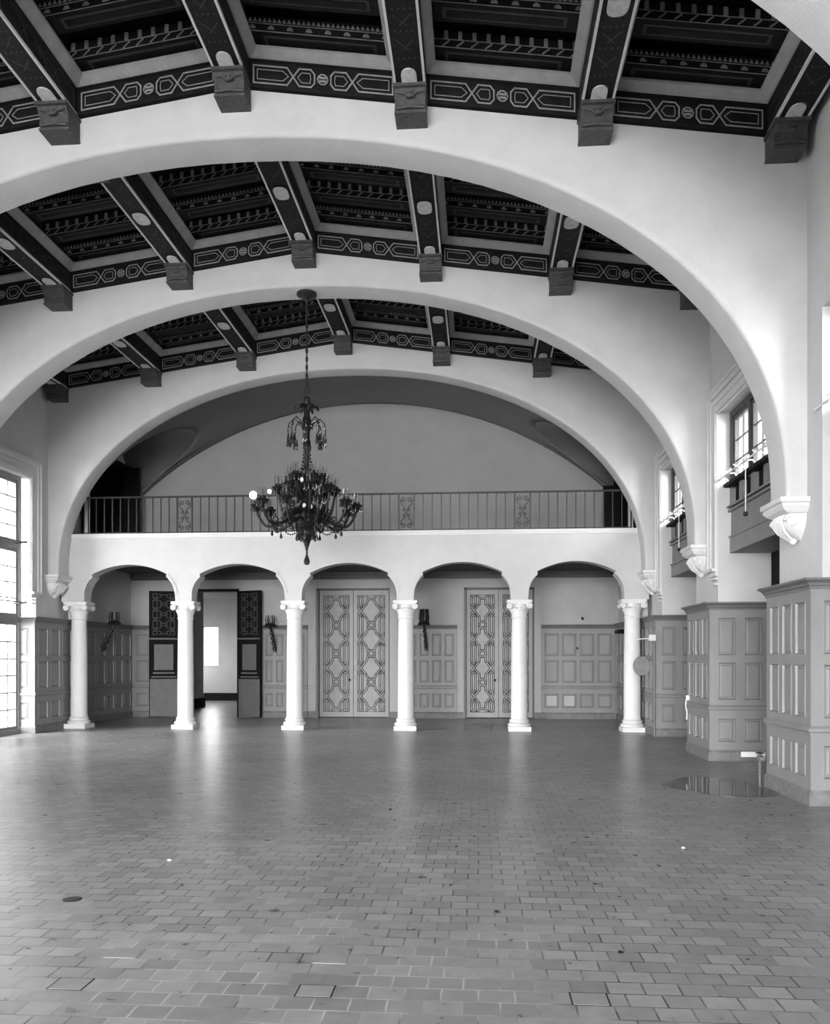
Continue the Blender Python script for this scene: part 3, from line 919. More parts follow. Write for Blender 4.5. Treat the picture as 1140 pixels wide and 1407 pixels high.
# dark side openings of the gallery
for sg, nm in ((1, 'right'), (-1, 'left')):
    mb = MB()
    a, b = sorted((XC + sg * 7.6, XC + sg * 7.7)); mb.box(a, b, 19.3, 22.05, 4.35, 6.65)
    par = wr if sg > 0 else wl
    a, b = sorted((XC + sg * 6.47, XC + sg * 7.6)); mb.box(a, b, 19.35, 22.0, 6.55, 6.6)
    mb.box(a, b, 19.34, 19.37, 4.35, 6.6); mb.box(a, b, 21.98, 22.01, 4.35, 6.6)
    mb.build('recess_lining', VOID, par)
    root = empty('gallery_door', (XC + sg * 6.4, 20.6, 4.35), 'dark open doorway frame at the %s end of the gallery' % nm, 'door frame', 'doorways at the gallery ends')
    mb = MB(); x = XC + sg * 6.4
    a, b = sorted((XC + sg * 6.30, XC + sg * 6.45))
    mb.box(a, b, 19.30, 19.45, 4.345, 6.6); mb.box(a, b, 21.85, 22.0, 4.345, 6.6); mb.box(a, b, 19.30, 22.0, 6.5, 6.62); mb.build('door_frame', BLACKW, root)
    mb = MB(); a, b = sorted((XC + sg * 6.18, XC + sg * 6.28)); mb.box(a, b, 19.10, 19.18, 4.345, 5.6 if sg > 0 else 6.3); mb.build('pale_post', TRIM, root)
    mb = MB(); a, b = sorted((XC + sg * 5.98, XC + sg * 6.40)); mb.box(a, b, 21.55, 21.62, 4.345, 6.55 if sg < 0 else 5.9); mb.build('open_leaf', BLACKW, root)

# ------------------------------------------------------------------ balustrade
rail = empty('balcony_railing', (XC, 18.62, 4.36), 'black iron railing with scroll panels along the gallery ledge', 'railing')
mb = MB(); mb.box(XC - 6.33, XC + 6.15, 18.595, 18.645, 5.19, 5.225); mb.build('handrail', IRON, rail)
mb = MB(); mb.box(XC - 6.33, XC + 6.15, 18.605, 18.635, 4.40, 4.42); mb.build('bottom_rail', IRON, rail)
SP = [-6.58, -4.10, -1.58, .96]
edges = [XC - 6.33] + [v for s in SP for v in (s - .17, s + .17)] + [XC + 6.15]
def baluster(x, w=.011):
    mb = MB(); mb.box(x - w, x + w, 18.62 - w, 18.62 + w, 4.36, 5.19); mb.build('baluster', IRON, rail)
for i in range(0, len(edges), 2):
    a, b = edges[i], edges[i + 1]; n = max(1, round((b - a) / .193))
    for k in range(n + 1): baluster(a + (b - a) * k / n, .016 if k in (0, n) else .011)
for s in SP:
    mb = MB(); y = 18.62
    def scr(cx, cz, r, sx, sz, turns=1.4, n=16):
        mb.tube([(cx + sx * r * (1 - .75 * k / n) * math.cos(2 * PI * turns * k / n), y, cz + sz * r * (1 - .75 * k / n) * math.sin(2 * PI * turns * k / n)) for k in range(n + 1)], .009, 5)
    for sz, zc in ((1, 4.50), (-1, 5.08)):
        for sx in (-1, 1): scr(s + sx * .072, zc, .06, sx, sz)
        mb.tube([(s - .13, y, zc + sz * .02), (s - .12, y, zc + sz * .1), (s - .05, y, zc + sz * .16), (s - .02, y, zc + sz * .24)], .010, 5)
        mb.tube([(s + .13, y, zc + sz * .02), (s + .12, y, zc + sz * .1), (s + .05, y, zc + sz * .16), (s + .02, y, zc + sz * .24)], .010, 5)
    for sx in (-1, 1):
        for sz in (-1, 1): scr(s + sx * .045, 4.79 + sz * .05, .042, sx, sz, 1.2, 12)
    mb.sphere((s, y, 4.79), .02, 8, 5)
    mb.build('scroll_panel', IRON, rail)

# ------------------------------------------------------------------ back-wall wainscot
def flat_wainscot(x0, x1, n, label, y=YB):
    root = empty('wall_wainscot', ((x0 + x1) / 2, y, 0), label, 'wall panelling', 'grey panelling on the walls below the gallery')
    mb = MB(); panelled(mb, (x0, y - .05, 0), (1, 0, 0), (0, 0, 1), (0, -1, 0), ubreaks(x1 - x0, n, .09, .09), VB)
    mb.box(x0, x0 + .002, y - .05, y, .16, 2.34); mb.box(x1 - .002, x1, y - .05, y, .16, 2.34)
    mb.build('panelling', WAIN, root)
    for nm, pr, mt in (('cap_moulding', CAPP, WAINCAP), ('dado_rail', RAILP, WAIN), ('baseboard', BASEP, WBASE)):
        mb = MB(); run_mould(mb, [(x0, y - .05), (x1, y - .05)], [(o, z) for o, z in pr]); mb.build(nm, mt, root)
    return root
def side_wainscot(side, y0, y1, n, label):
    x = XC + side * 6.46
    root = empty('wall_wainscot', (x, (y0 + y1) / 2, 0), label, 'wall panelling', 'grey panelling on the walls below the gallery')
    xf = x - side * .05
    mb = MB(); panelled(mb, (xf, y0, 0), (0, 1, 0), (0, 0, 1), (-side, 0, 0), ubreaks(y1 - y0, n, .09, .09), VB); mb.build('panelling', WAIN, root)
    path = [(xf, y0), (xf, y1)]
    if side > 0: path = path[::-1]
    for nm, pr, mt in (('cap_moulding', CAPP, WAINCAP), ('dado_rail', RAILP, WAIN), ('baseboard', BASEP, WBASE)):
        mb = MB(); run_mould(mb, path, pr); mb.build(nm, mt, root)
side_wainscot(-1, 18.92, 22.13, 6, 'grey panelling on the left end wall, below the slanting torch sconce')
side_wainscot(1, 18.92, 22.13, 6, 'grey panelling on the right end wall below the gallery, mostly behind the last column')
flat_wainscot(XC - 6.38, -8.72, 1, 'narrow pale panelling between the left end wall and the open door leaf')
flat_wainscot(-5.72, -4.50, 4, 'grey panelling between the open doors and the middle closed doors')
flat_wainscot(-1.95, -.55, 4, 'grey panelling behind the dark torch sconce, between the two closed double doors')
flat_wainscot(1.62, XC + 6.38, 4, 'grey panelling in the right bay with a few paler panels')
# the paler patched panels of that bay
o = None
ub = ubreaks(XC + 6.38 - 1.62, 4, .09, .09)
PATCH = mat('pale patched paint', .30, .5, .4, var=.05)
for i, lab in ((1, 'paler repainted lower panel in the right bay, the left one of two'), (3, 'paler repainted lower panel in the right bay, the right one of two')):
    mb = MB(); mb.box(1.62 + ub[i] + .05, 1.62 + ub[i + 1] - .05, YB - .058, YB - .05, .34, .60)
    tag(mb.build('patched_panel', PATCH), lab, 'panel patch', 'repainted panels')

# ------------------------------------------------------------------ doors
def leaf_ornament(W, H):
    """strapwork lines in (u,v), returned as list of (pts, closed)"""
    L = []; wl_, wr_ = 0.0, W; cx = W / 2; unit = H / 4.0
    a = .105
    for sg in (0, 1):
        F = (lambda p: p) if sg == 0 else (lambda p: (W - p[0], p[1]))
        for k in range(5):
            yc = k * unit
            lo = max(0, yc - unit * .34); hi = min(H, yc + unit * .34)
            if hi - lo < .05: continue
            pts = [(0, lo + .05), (0.03, lo), (a - .02, lo), (a, lo + .04), (a, hi - .04), (a - .02, hi), (.03, hi), (0, hi - .05)]
            if k == 0: pts = [(0, 0), (a, 0), (a, hi - .04), (a - .03, hi), (.03, hi), (0, hi - .05)]
            if k == 4: pts = [(0, H), (a, H), (a, lo + .04), (a - .03, lo), (.03, lo), (0, lo + .05)]
            L.append(([F(p) for p in pts], True))
        for k in range(4):
            ym = (k + .5) * unit; d = unit * .16
            L.append(([F(p) for p in [(.0, ym - d * .8), (.11, ym + d * .5), (.2, ym + d * 1.35), (cx - .07, (k + 1) * unit - .06)]], False))
            L.append(([F(p) for p in [(.0, ym + d * .8), (.11, ym - d * .5), (.2, ym - d * 1.35), (cx - .07, k * unit + .06)]], False))
    for k in range(1, 4):
        yc = k * unit; r = .09
        L.append(([(cx + r * math.cos(PI / 8 + q * PI / 4), yc + r * math.sin(PI / 8 + q * PI / 4)) for q in range(8)], True))
    for yc, s_ in ((0, 1), (H, -1)): L.append(([(cx - .12, yc), (cx - .05, yc + s_ * .06), (cx + .05, yc + s_ * .06), (cx + .12, yc)], False))
    return L
def door_leaf(x0, x1, y, root, z0=.02, z1=ZD - .05):
    mb = MB(); mb.box(x0, x1, y, y + .05, z0, z1)
    lf = mb.build('door_leaf', DOORM, root)
    W = x1 - x0 - .26; H = z1 - z0 - .34
    P = lambda u, v, h: (x0 + .13 + u, y - h, z0 + .17 + v)
    md_ = MB(); ml = MB()
    for pts, cl in leaf_ornament(W, H):
        md_.strip(P, pts, .062, .004, cl); ml.strip(P, pts, .022, .012, cl)
    for e in ([(-.02, -.03), (W + .02, -.03), (W + .02, H + .03), (-.02, H + .03)],): md_.strip(P, e, .010, .003, True)
    md_.build('strapwork_groove', DOORD, lf); ml.build('strapwork', DOORL, lf)
    return lf
def closed_door(n, D, knob):
    root = empty('door_%d' % n, ((D[0] + D[1]) / 2, YB, 0), kind='structure')
    m = (D[0] + D[1]) / 2; y = YB + .10
    door_leaf(D[0] + .06, m - .006, y, root); door_leaf(m + .006, D[1] - .02, y, root)
    mb = MB(); mb.box(D[0] - .0, D[0] + .055, YB - .02, YB + .2, 0, ZD); mb.box(D[1] - .015, D[1] + .02, YB - .02, YB + .2, 0, ZD)
    mb.box(D[0], D[1], YB - .02, YB + .2, ZD - .045, ZD); mb.build('door_frame', FRAMED, root)
    mb = MB()
    for (a, b) in ((D[0] - .24, D[0] - .02), (D[1] + .02, D[1] + .24)): mb.box(a, b, YB - .03, YB, .17, ZD + .02)
    mb.box(D[0] - .24, D[1] + .24, YB - .03, YB, ZD + .02, ZD + .22)
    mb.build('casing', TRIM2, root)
    mb = MB()
    for (a, b) in ((D[0] - .24, D[0] - .02), (D[1] + .02, D[1] + .24)): mb.box(a, b, YB - .045, YB, 0, .17)
    mb.build('plinth', WBASE, root)
    mb = MB(); mb.sphere((m - .10, y - .05, 1.0), .035); mb.tube([(m - .10, y, 1.0), (m - .10, y - .05, 1.0)], .012); mb.build('door_knob', IRON, root, smooth=True)
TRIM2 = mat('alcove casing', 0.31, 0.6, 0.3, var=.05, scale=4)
closed_door(2, D2, True); closed_door(3, D3, True)

# open doors
root = empty('door_1', ((D1[0] + D1[1]) / 2, YB, 0), kind='structure')
mb = MB(); mb.box(D1[0], D1[0] + .05, YB - .03, YB + .3, 0, ZD); mb.box(D1[1] - .05, D1[1], YB - .03, YB + .3, 0, ZD); mb.box(D1[0], D1[1], YB - .03, YB + .3, ZD - .06, ZD)
mb.build('door_frame', BLACKW, root)
def open_leaf(hx, hy, ex, ey):
    d = Vector((ex - hx, ey - hy, 0)); W = d.length; ang = math.atan2(d.y, d.x)
    M = Matrix.Translation((hx, hy, 0)) @ Matrix.Rotation(ang, 4, 'Z')
    sgn = 1 if ex > hx else -1
    # local: u along leaf 0..W, front = side facing the viewer
    f = -1 if ex > hx else 1
    mb = MB(); mb.M = M
    def bx(u0, u1, h0, h1, z0, z1):
        a, b = sorted((f * h0, f * h1)); mb.box(u0, u1, a, b, z0, z1)
    bx(0, W, -.05, 0, .02, 3.36); lf = mb.build('door_leaf', BLACKW, root)
    mb = MB(); mb.M = M; bx(.01, W - .02, 0, .012, .03, 1.02); mb.build('lower_board', LEAFG, lf)
    mb = MB(); mb.M = M; bx(.0, W, 0, .05, 2.07, 2.11); bx(.10, W - .10, 0, .02, 1.16, 1.20); bx(.06, W - .06, 0, .012, 1.06, 1.09); mb.build('ledge', LEAFG, lf)
    mb = MB(); mb.M = M; bx(.13, W - .13, 0, .01, 1.26, 1.94); mb.build('middle_panel', LEAFG, lf)
    mo = MB(); mo.M = M
    P = lambda u, v, h: (.10 + u, f * h, 2.2 + v)
    for pts, cl in leaf_ornament(W - .2, 1.08 * 2.6):
        pts = [(u, v / 2.6 * 1.0) for u, v in pts]
        mo.strip(P, pts, .022, .01, cl)
    mo.build('strapwork', mat('dim strapwork', .04, .6, .3), lf)
    mb = MB(); mb.M = M
open_leaf(D1[1] - .0, YB - .05, D1[1] + .66, YB - .32)
open_leaf(D1[0] + .0, YB - .05, D1[0] - .70, YB - .32)
# ------------------------------------------------------------------ room beyond the open doors
mb = MB()
mb.box(-12, -4.6, 22.5, 31.0, 3.75, 3.9)
mb.box(-4.6, -4.5, 22.5, 31.0, 0, 3.8)
mb.box(-10.20 - 2, -10.20, 30.7, 31.0, 0, 3.8); mb.box(-9.56, -4.5, 30.7, 31.0, 0, 3.8)
mb.box(-10.20, -9.56, 30.7, 31.0, 0, 1.25); mb.box(-10.20, -9.56, 30.7, 31.0, 2.75, 3.8)
mb.box(-12.1, -12, 22.5, 28.2, 0, 3.8); mb.box(-12.1, -12, 29.4, 31.0, 0, 3.8); mb.box(-12.1, -12, 28.2, 29.4, 0, 1.2); mb.box(-12.1, -12, 28.2, 29.4, 2.8, 3.8)  # unseen side opening added here to light the vestibule
mb.box(-12, XC - 6.6, 22.45, 22.5, 0, 3.8)
tag(mb.build('wall_vestibule', PLASTER_B), kind='structure')
mb = MB(); mb.box(-12, -4.6, 30.66, 30.7, 0, .28); tag(mb.build('baseboard_vestibule', BLACKW), kind='structure')
root = empty('square_pillar', (-9.2, 26.4, 0), 'pale square pillar seen through the open doors, left of the bright window', 'pillar')
mb = MB(); mb.box(-9.75, -8.85, 26.0, 26.8, 0.3, 3.75); mb.build('shaft', PLASTER, root)
mb = MB(); mb.box(-9.80, -8.80, 25.95, 26.85, 0.0, .3); mb.build('base', BLACKW, root)
root = empty('window_20', (-9.75, 30.8, 0), kind='structure')
mf, mg = MB(), MB()
mf.box(-10.20, -9.56, 30.75, 30.82, 2.7, 2.75); mf.box(-10.20, -9.56, 30.75, 30.82, 1.25, 1.29); mf.box(-10.20, -10.16, 30.75, 30.82, 1.29, 2.7); mf.box(-9.60, -9.56, 30.75, 30.82, 1.29, 2.7)
mg.add([(-10.16, 30.78, 1.29), (-9.60, 30.78, 1.29), (-9.60, 30.78, 2.7), (-10.16, 30.78, 2.7)], [(0, 1, 2, 3)])
mf.build('window_frame', FRAMEM, root); mg.build('glass', GLASS, root)

# ------------------------------------------------------------------ torch sconces
def sconce(x, y, z, lean, label, out=(0, -1), n=5):
    root = empty('torch_sconce', (x, y, z), label, 'wall sconce', 'torch sconces below the gallery')
    ox, oy = out
    top = Vector((x + ox * .30 + lean, y + oy * .30, z + .42)); bot = Vector((x + ox * .03, y + oy * .03, z - .25))
    mid = Vector((x + ox * .10 + lean * .25, y + oy * .10, z + .05))
    mb = MB(); mb.tube([bot, bot + Vector((0, 0, .06)), mid, (mid + top) / 2 + Vector((.015, 0, -.02)), top], lambda t: .045 - .012 * t, 7)
    for k in range(4):
        p = bot.lerp(top, .15 + .2 * k); mb.sphere(p, .05, 7, 5)
    mb.build('branch', IRON, root, smooth=True)
    mb = MB(); mb.lathe([(.03, -.03), (.10, .0), (.13, .05), (.15, .06), (.10, .09), (.02, .08)], top, 14); mb.build('bowl', IRON, root, smooth=True)
    for k in range(n):
        a = 2 * PI * k / n + .3; c = top + Vector((.10 * math.cos(a), .10 * math.sin(a), .06))
        mb = MB(); mb.tube([c, c + Vector((.02 * math.cos(a), .02 * math.sin(a), .10)), c + Vector((.0, 0, .34 if n > 6 else .24))], lambda t: .022 if n > 6 else .010 + .006 * math.sin(PI * t), 6)
        mb.build('candle_spike', IRON, root)
        c2 = c + Vector((.03 * math.cos(a), .03 * math.sin(a), -.05))
        mb = MB(); mb.sphere(c2, .035, 6, 4); mb.build('leaf', IRON, root)
    mb = MB(); mb.sphere(bot + Vector((ox * -.02, oy * -.02, .12)), .05, 8, 5); mb.build('wall_plate', IRON, root)
sconce(-5.37, YB - .06, 1.98, -.06, 'thin torch sconce between the open doors and the third column', n=6)
sconce(-1.36, YB - .06, 2.02, -.04, 'solid black torch sconce just right of the fourth column', n=9)
sconce(XC - 6.40, 20.3, 2.0, 0, 'slanting torch sconce on the left end wall inside the first arch', out=(1.0, .1), n=6)

# ------------------------------------------------------------------ chandelier
CX, CY = -2.90, 14.20
ch = empty('chandelier', (CX, CY, 7.76), 'large dark crystal chandelier hanging on a long chain from the middle arch', 'chandelier')
mb = MB(); mb.lathe([(.03, -.16), (.035, -.10), (.07, -.07), (.10, -.05), (.17, -.02), (.17, .02), (.02, .03)], (CX, CY, 7.75), 20); mb.build('ceiling_rose', IRON, ch, smooth=True)
mb = MB(); z = 7.60; k = 0
while z > 6.10:
    a = 0 if k % 2 else PI / 2
    pts = [(CX + .018 * math.cos(q * PI / 4) * math.cos(a), CY + .018 * math.cos(q * PI / 4) * math.sin(a), z - .035 + .045 * math.sin(q * PI / 4)) for q in range(8)]
    mb.tube(pts, .009, 5, closed=True); z -= .07; k += 1
mb.tube([(CX, CY, 7.6), (CX, CY, 6.1)], .012, 6)
mb.build('chain', IRON, ch)
mb = MB(); mb.tube([(CX + .045 * math.cos(q * PI / 6), CY, 6.09 + .06 * math.sin(q * PI / 6)) for q in range(12)], .012, 6, closed=True); mb.build('hanging_ring', IRON, ch)
mb = MB(); mb.lathe([(.02, 6.03), (.055, 6.0), (.06, 5.93), (.04, 5.88), (.06, 5.82), (.05, 5.7), (.075, 5.62), (.055, 5.5), (.05, 5.3), (.07, 5.22), (.045, 5.1), (.05, 4.9), (.035, 4.75), (.06, 4.66), (.09, 4.6), (.11, 4.45), (.08, 4.3), (.12, 4.18), (.19, 4.08), (.21, 3.98), (.17, 3.88), (.11, 3.80), (.15, 3.74), (.15, 3.68), (.08, 3.60), (.05, 3.52), (.025, 3.44), (.02, 3.40)][::-1], (CX, CY, 0), 18)
mb.build('stem', BRASS, ch, smooth=True)
def drop(mb, c, l, r):
    mb.lathe([(.001, 0), (r * .35, -l * .15), (r * .3, -l * .3), (r, -l * .75), (r * .7, -l * .95), (.001, -l)], c, 6)
mb = MB(); drop(mb, (CX, CY, 3.42), .26, .055); mb.build('pendant_crystal', BRASS, ch)
# top plume leaves
for k in range(6):
    a = k * PI / 3 + .2; c, s_ = math.cos(a), math.sin(a)
    mb = MB(); mb.tube([(CX + c * r, CY + s_ * r, zz) for r, zz in ((.03, 5.78), (.10, 5.86), (.17, 5.84), (.20, 5.78))], lambda t: .022 * (1 - .6 * t) + .01, 6); mb.build('plume', BRASS, ch, smooth=True)
for k in range(8):
    a = k * PI / 4 + .1; c, s_ = math.cos(a), math.sin(a)
    mb = MB(); pr = [(.04, 5.42), (.12, 5.58), (.22, 5.64), (.30, 5.56), (.32, 5.42), (.30, 5.34)]
    mb.tube([(CX + c * r, CY + s_ * r, zz) for r, zz in pr], .010, 6); ar = mb.build('upper_arm', BRASS, ch, smooth=True)
    mb = MB(); x, y = CX + c * .30, CY + s_ * .30
    for q in range(6):
        b = q * PI / 3; drop(mb, (x + .03 * math.cos(b), y + .03 * math.sin(b), 5.36 - .02 * (q % 2)), .18, .018)
    mb.sphere((x, y, 5.24), .04, 7, 5)
    mb.build('crystal_tassel', BRASS if k % 3 else CRYST, ar)
    mb = MB()
    for q, (r, zz) in enumerate(pr[1:5]): drop(mb, (CX + c * r, CY + s_ * r, zz - .01), .09, .012)
    mb.build('crystal_drops', CRYST, ar)
# crystal strands from crown to body
for k in range(10):
    a = k * 2 * PI / 10; c, s_ = math.cos(a), math.sin(a); mb = MB()
    for q in range(14):
        t = q / 13; r = .05 + .17 * t ** 2.2; zz = 5.2 - .75 * t
        mb.sphere((CX + c * r, CY + s_ * r, zz), .014 + .006 * (q % 2), 6, 4)
    mb.build('crystal_strand', CRYST if k % 2 else BRASS, ch)
def arm(k, n, R_, zc, z0, dip, label_candles, ph=0., ncan=1):
    a = k * 2 * PI / n + ph; c, s_ = math.cos(a), math.sin(a)
    pr = [(.12, z0), (.12 + (R_ - .12) * .25, z0 + .03), (.12 + (R_ - .12) * .5, z0 - dip * .35), (.12 + (R_ - .12) * .78, z0 - dip * .45), (R_ * .96, zc - .22 + .06), (R_, zc - .04)]
    # smooth by subdividing
    P = [Vector((CX + c * r, CY + s_ * r, zz)) for r, zz in pr]; Q = []
    for i in range(len(P) - 1):
        p0, p1, p2, p3 = P[max(0, i - 1)], P[i], P[i + 1], P[min(len(P) - 1, i + 2)]
        for q in range(4):
            t = q / 4; Q.append(.5 * ((2 * p1) + (p2 - p0) * t + (2 * p0 - 5 * p1 + 4 * p2 - p3) * t * t + (-p0 + 3 * p1 - 3 * p2 + p3) * t ** 3))
    Q.append(P[-1])
    mb = MB(); mb.tube(Q, lambda t: .028 - .008 * t, 7)
    pts = []
    m = Q[len(Q) // 2]
    for q in range(12):
        b = q * .6; rr = .06 * (1 - q / 14); pts.append((m.x + c * rr * math.cos(b), m.y + s_ * rr * math.cos(b), m.z + .06 + rr * math.sin(b)))
    mb.tube(pts, .012, 5)
    A = mb.build('arm', BRASS, ch, smooth=True)
    e = (CX + c * R_, CY + s_ * R_, zc)
    mb = MB(); mb.lathe([(.02, -.08), (.05, -.05), (.08, .0), (.115, .03), (.10, .045), (.06, .04), (.055, .09), (.02, .09)], e, 12); mb.build('drip_pan', BRASS, A, smooth=True)
    mb = MB()
    for q in range(8):
        b = q * PI / 4; drop(mb, (e[0] + .095 * math.cos(b), e[1] + .095 * math.sin(b), zc + .02), .10, .015)
    mb.build('crystal_drops', BRASS if k % 2 else CRYST, A)
    mb = MB(); mb.lathe([(.016, .05), (.016, .20), (.008, .215)], e, 8)
    mb.build('candle', CANDLE, A)
    mb = MB(); 
    for q in range(5):
        b = q * 2 * PI / 5; mb.tube([(e[0] + .055 * math.cos(b), e[1] + .055 * math.sin(b), zc + .03), (e[0] + .062 * math.cos(b), e[1] + .062 * math.sin(b), zc + .16), (e[0] + .05 * math.cos(b), e[1] + .05 * math.sin(b), zc + .24)], .004, 4)
    mb.build('candle_cage', CRYST, A)
    mb = MB(); drop(mb, (m.x, m.y, m.z - .02), .14, .026); mb.build('hanging_drop', BRASS, A)
    return A, e
for k in range(10):
    A, e = arm(k, 10, .84, 4.14, 3.90, .18, True, ph=.12)
    if k == 5:
        mb = MB(); mb.sphere((e[0] - .06, e[1], 4.34), .068, 14, 10); mb.build('lit_bulb', BULB, A, smooth=True)
    if k == 4:
        mb = MB(); mb.sphere((e[0] - .01, e[1], 4.50), .036, 12, 8); mb.build('lit_bulb', BULB, A, smooth=True)
for k in range(8): arm(k, 8, .48, 4.42, 4.05, .06, False, ph=.3)
for k in range(6): arm(k, 6, .28, 4.62, 4.35, .02, False, ph=.0)
for k in range(12):
    a = k * PI / 6 + .15; c, s_ = math.cos(a), math.sin(a)
    mb = MB(); mb.tube([(CX + c * r, CY + s_ * r, zz) for r, zz in ((.12, 4.30), (.24, 4.40), (.30, 4.52), (.25, 4.62))], lambda t: .034 * (1 - .6 * t) + .008, 6)
    mb.tube([(CX + c * r, CY + s_ * r, zz) for r, zz in ((.15, 4.02), (.34, 4.06), (.42, 3.96), (.36, 3.88))], lambda t: .034 * (1 - .6 * t) + .008, 6)
    mb.build('leaf_scroll', BRASS, ch, smooth=True)
for dx, dz in ((.02, 4.12), (.13, 4.10), (-.02, 4.55)):  # pale balls added in place of glints on the crystals
    mb = MB(); mb.sphere((CX + dx, CY - .30, dz), .032, 10, 7, 1.3); mb.build('glint_ball', PALEI, ch, smooth=True)
# chain swags and beads under the body
for k in range(10):
    a0 = k * 2 * PI / 10 + .12; a1 = a0 + 2 * PI / 10; mb = MB()
    for q in range(9):
        t = q / 8; a = a0 + (a1 - a0) * t; r = .55 ; mb.sphere((CX + r * math.cos(a), CY + r * math.sin(a), 3.84 - .10 * math.sin(PI * t)), .016, 6, 4)
    mb.build('crystal_swag', BRASS if k % 2 else CRYST, ch)
for k in range(8):
    a = k * PI / 4; mb = MB(); drop(mb, (CX + .17 * math.cos(a), CY + .17 * math.sin(a), 3.74), .17, .028); mb.build('hanging_drop', BRASS if k % 3 else CRYST, ch)

# ------------------------------------------------------------------ small things
# puddle
def blob(cx, cy, rx, ry, n=28, j=.18, seed=3):
    rnd = random.Random(seed); ph = [rnd.random() * 6.28 for _ in range(4)]
    pts = []
    for k in range(n):
        a = 2 * PI * k / n; r = 1 + j * (math.sin(2 * a + ph[0]) * .6 + math.sin(3 * a + ph[1]) * .5 + math.sin(5 * a + ph[2]) * .35)
        pts.append((cx + rx * r * math.cos(a), cy + ry * r * math.sin(a)))
    return pts
mb = MB(); mb.prism(blob(2.95, 10.75, .62, .75, seed=5), 'z', .0005, .003)
tag(mb.build('puddle', WET), 'shallow puddle on the brick floor mirroring the middle panelled pier', 'puddle')
# worn replacement pavers
PAV = [(175, 1312, 'pale square paver at lower left, the farther of the two there'), (100, 1348, 'pale paver nearest the lower left corner of the floor'),
       (456, 1316, 'pale paver left of centre, just beyond the dark-edged one'), (425, 1355, 'paver with dark joints all round, near the bottom left of centre'), (810, 1381, 'dark-jointed paver near the bottom right of centre')]
TH = math.atan(87 / 1165); F_ = 1165.0
def on_floor(px, py):
    a = (px - 570) / F_; d = F_ * 1.6 / (py - 903)
    return (-math.sin(TH) * d + math.cos(TH) * a * d, math.cos(TH) * d + math.sin(TH) * a * d)
PAVM = mat('pale paver', .24, .55, .3, var=.1, scale=12); PAVD = mat('paver dark joint', .02, .8, .2)
for px, py, lab in PAV:
    x, y = on_floor(px, py)
    x = round(x / .0865) * .0865; y = (math.floor(y / .146) + .5) * .146
    root = empty('floor_paver', (x, y, 0), lab, 'paver', 'odd pavers set into the floor')
    mb = MB(); mb.box(x - .090, x + .090, y - .076, y + .076, .0002, .0012); mb.build('joint', PAVD if px in (425, 810, 100) else DOORM, root)
    mb = MB(); mb.box(x - .082, x + .082, y - .069, y + .069, .0012, .0022); mb.build('tile', PAVM, root)
x, y = on_floor(99, 1236)
mb = MB(); mb.lathe([(.06, .0005), (.06, .004), (.05, .005), (.001, .005)], (x, y, 0), 20); tag(mb.build('floor_drain', IRON), 'small dark round drain cover on the left of the floor', 'drain cover')
for px, py, v, lab in ((232, 1183, 1, 'white crumb lying on the floor left of centre'), (536, 1113, 0, 'dark scrap on the floor near the middle'), (938, 1166, 1, 'white crumb on the floor at right'), (852, 1310, 0, 'dark chip on the floor at lower right'), (682, 1254, 0, 'dark twig on the floor right of centre')):
    x, y = on_floor(px, py); mb = MB(); mb.sphere((x, y, .008), .014, 7, 5, .6); mb.sphere((x + .012, y + .004, .006), .009, 6, 4, .6)
    tag(mb.build('debris', CHALK if v else IRON), lab, 'debris', 'scraps lying on the floor')
# conduit with switch box at the far right pier
F = 6.42; xr = XC + F
root = empty('conduit_pipe', (xr - .05, 17.36, 0), 'thin grey pipe with box on the edge of the farthest right pier', 'pipe')
mb = MB(); mb.tube([(xr - .03, 17.34, 0), (xr - .03, 17.34, 2.0)], .022, 8); mb.build('pipe', WAINCAP, root)
mb = MB(); mb.box(xr - .15, xr - .02, 17.28, 17.38, 1.93, 2.05); mb.build('switch_box', TRIM, root)
mb = MB(); mb.tube([(xr - .15, 17.34, 1.98), (xr - .35, 17.6, 1.96)], .012, 6); mb.build('side_pipe', TRIM, root)
# round disc
mb = MB(); mb.prism([(3.40 + .17 * math.cos(a * PI / 16), 1.42 + .20 * math.sin(a * PI / 16)) for a in range(32)], 'y', 18.02, 18.045)
tag(mb.build('wooden_disc', STONEB), 'round grey disc sticking out beside the rightmost arcade column', 'disc')
# valve at the foot of the nearest pier
x, y = xr - .06, 10.86
root = empty('pipe_valve', (x, y, 0), 'small pale pipe valve at the foot of the nearest right pier', 'valve')
mb = MB(); mb.tube([(x, y, 0), (x, y, .30), (x + .05, y, .36)], .022, 8); mb.build('pipe', FRAMED, root)
mb = MB(); mb.tube([(x - .03, y - .06, .34), (x + .03, y - .06, .34)], .035, 10); mb.sphere((x, y, .35), .045, 8, 6); mb.build('valve_body', WAINCAP, root)
mb = MB(); mb.lathe([(.05, .0), (.055, .012), (.01, .02)], (x, y, .40), 12); mb.build('hand_wheel', IRON, root)
# white board at middle pier
mb = MB(); mb.box(XC + 6.88, XC + 7.24, 13.34, 13.365, .07, .15)
tag(mb.build('paper_strip', CHALK), 'white strip on the baseboard of the middle right pier', 'strip')
root = empty('wall_socket', (xr - .02, 14.7, 0.9), 'white socket and dangling cord on the far edge of the middle right pier', 'socket')
mb = MB(); mb.box(xr - .04, xr, 14.66, 14.74, .87, .95); mb.build('socket', CHALK, root)
mb = MB(); mb.tube([(xr - .04, 14.70, .88), (xr - .06, 14.66, .78), (xr - .05, 14.6, .66), (xr - .07, 14.55, .55)], .010, 6); mb.build('cord', CHALK, root)
# corner shelf in the right alcove
mb = MB(); mb.prism([(XC + 6.42, 19.4), (XC + 6.10, 19.9), (XC + 6.10, 20.5), (XC + 6.42, 20.6)], 'z', 2.16, 2.24)
tag(mb.build('wall_shelf', BLACKW), 'small dark shelf on the right end wall behind the last column', 'shelf')
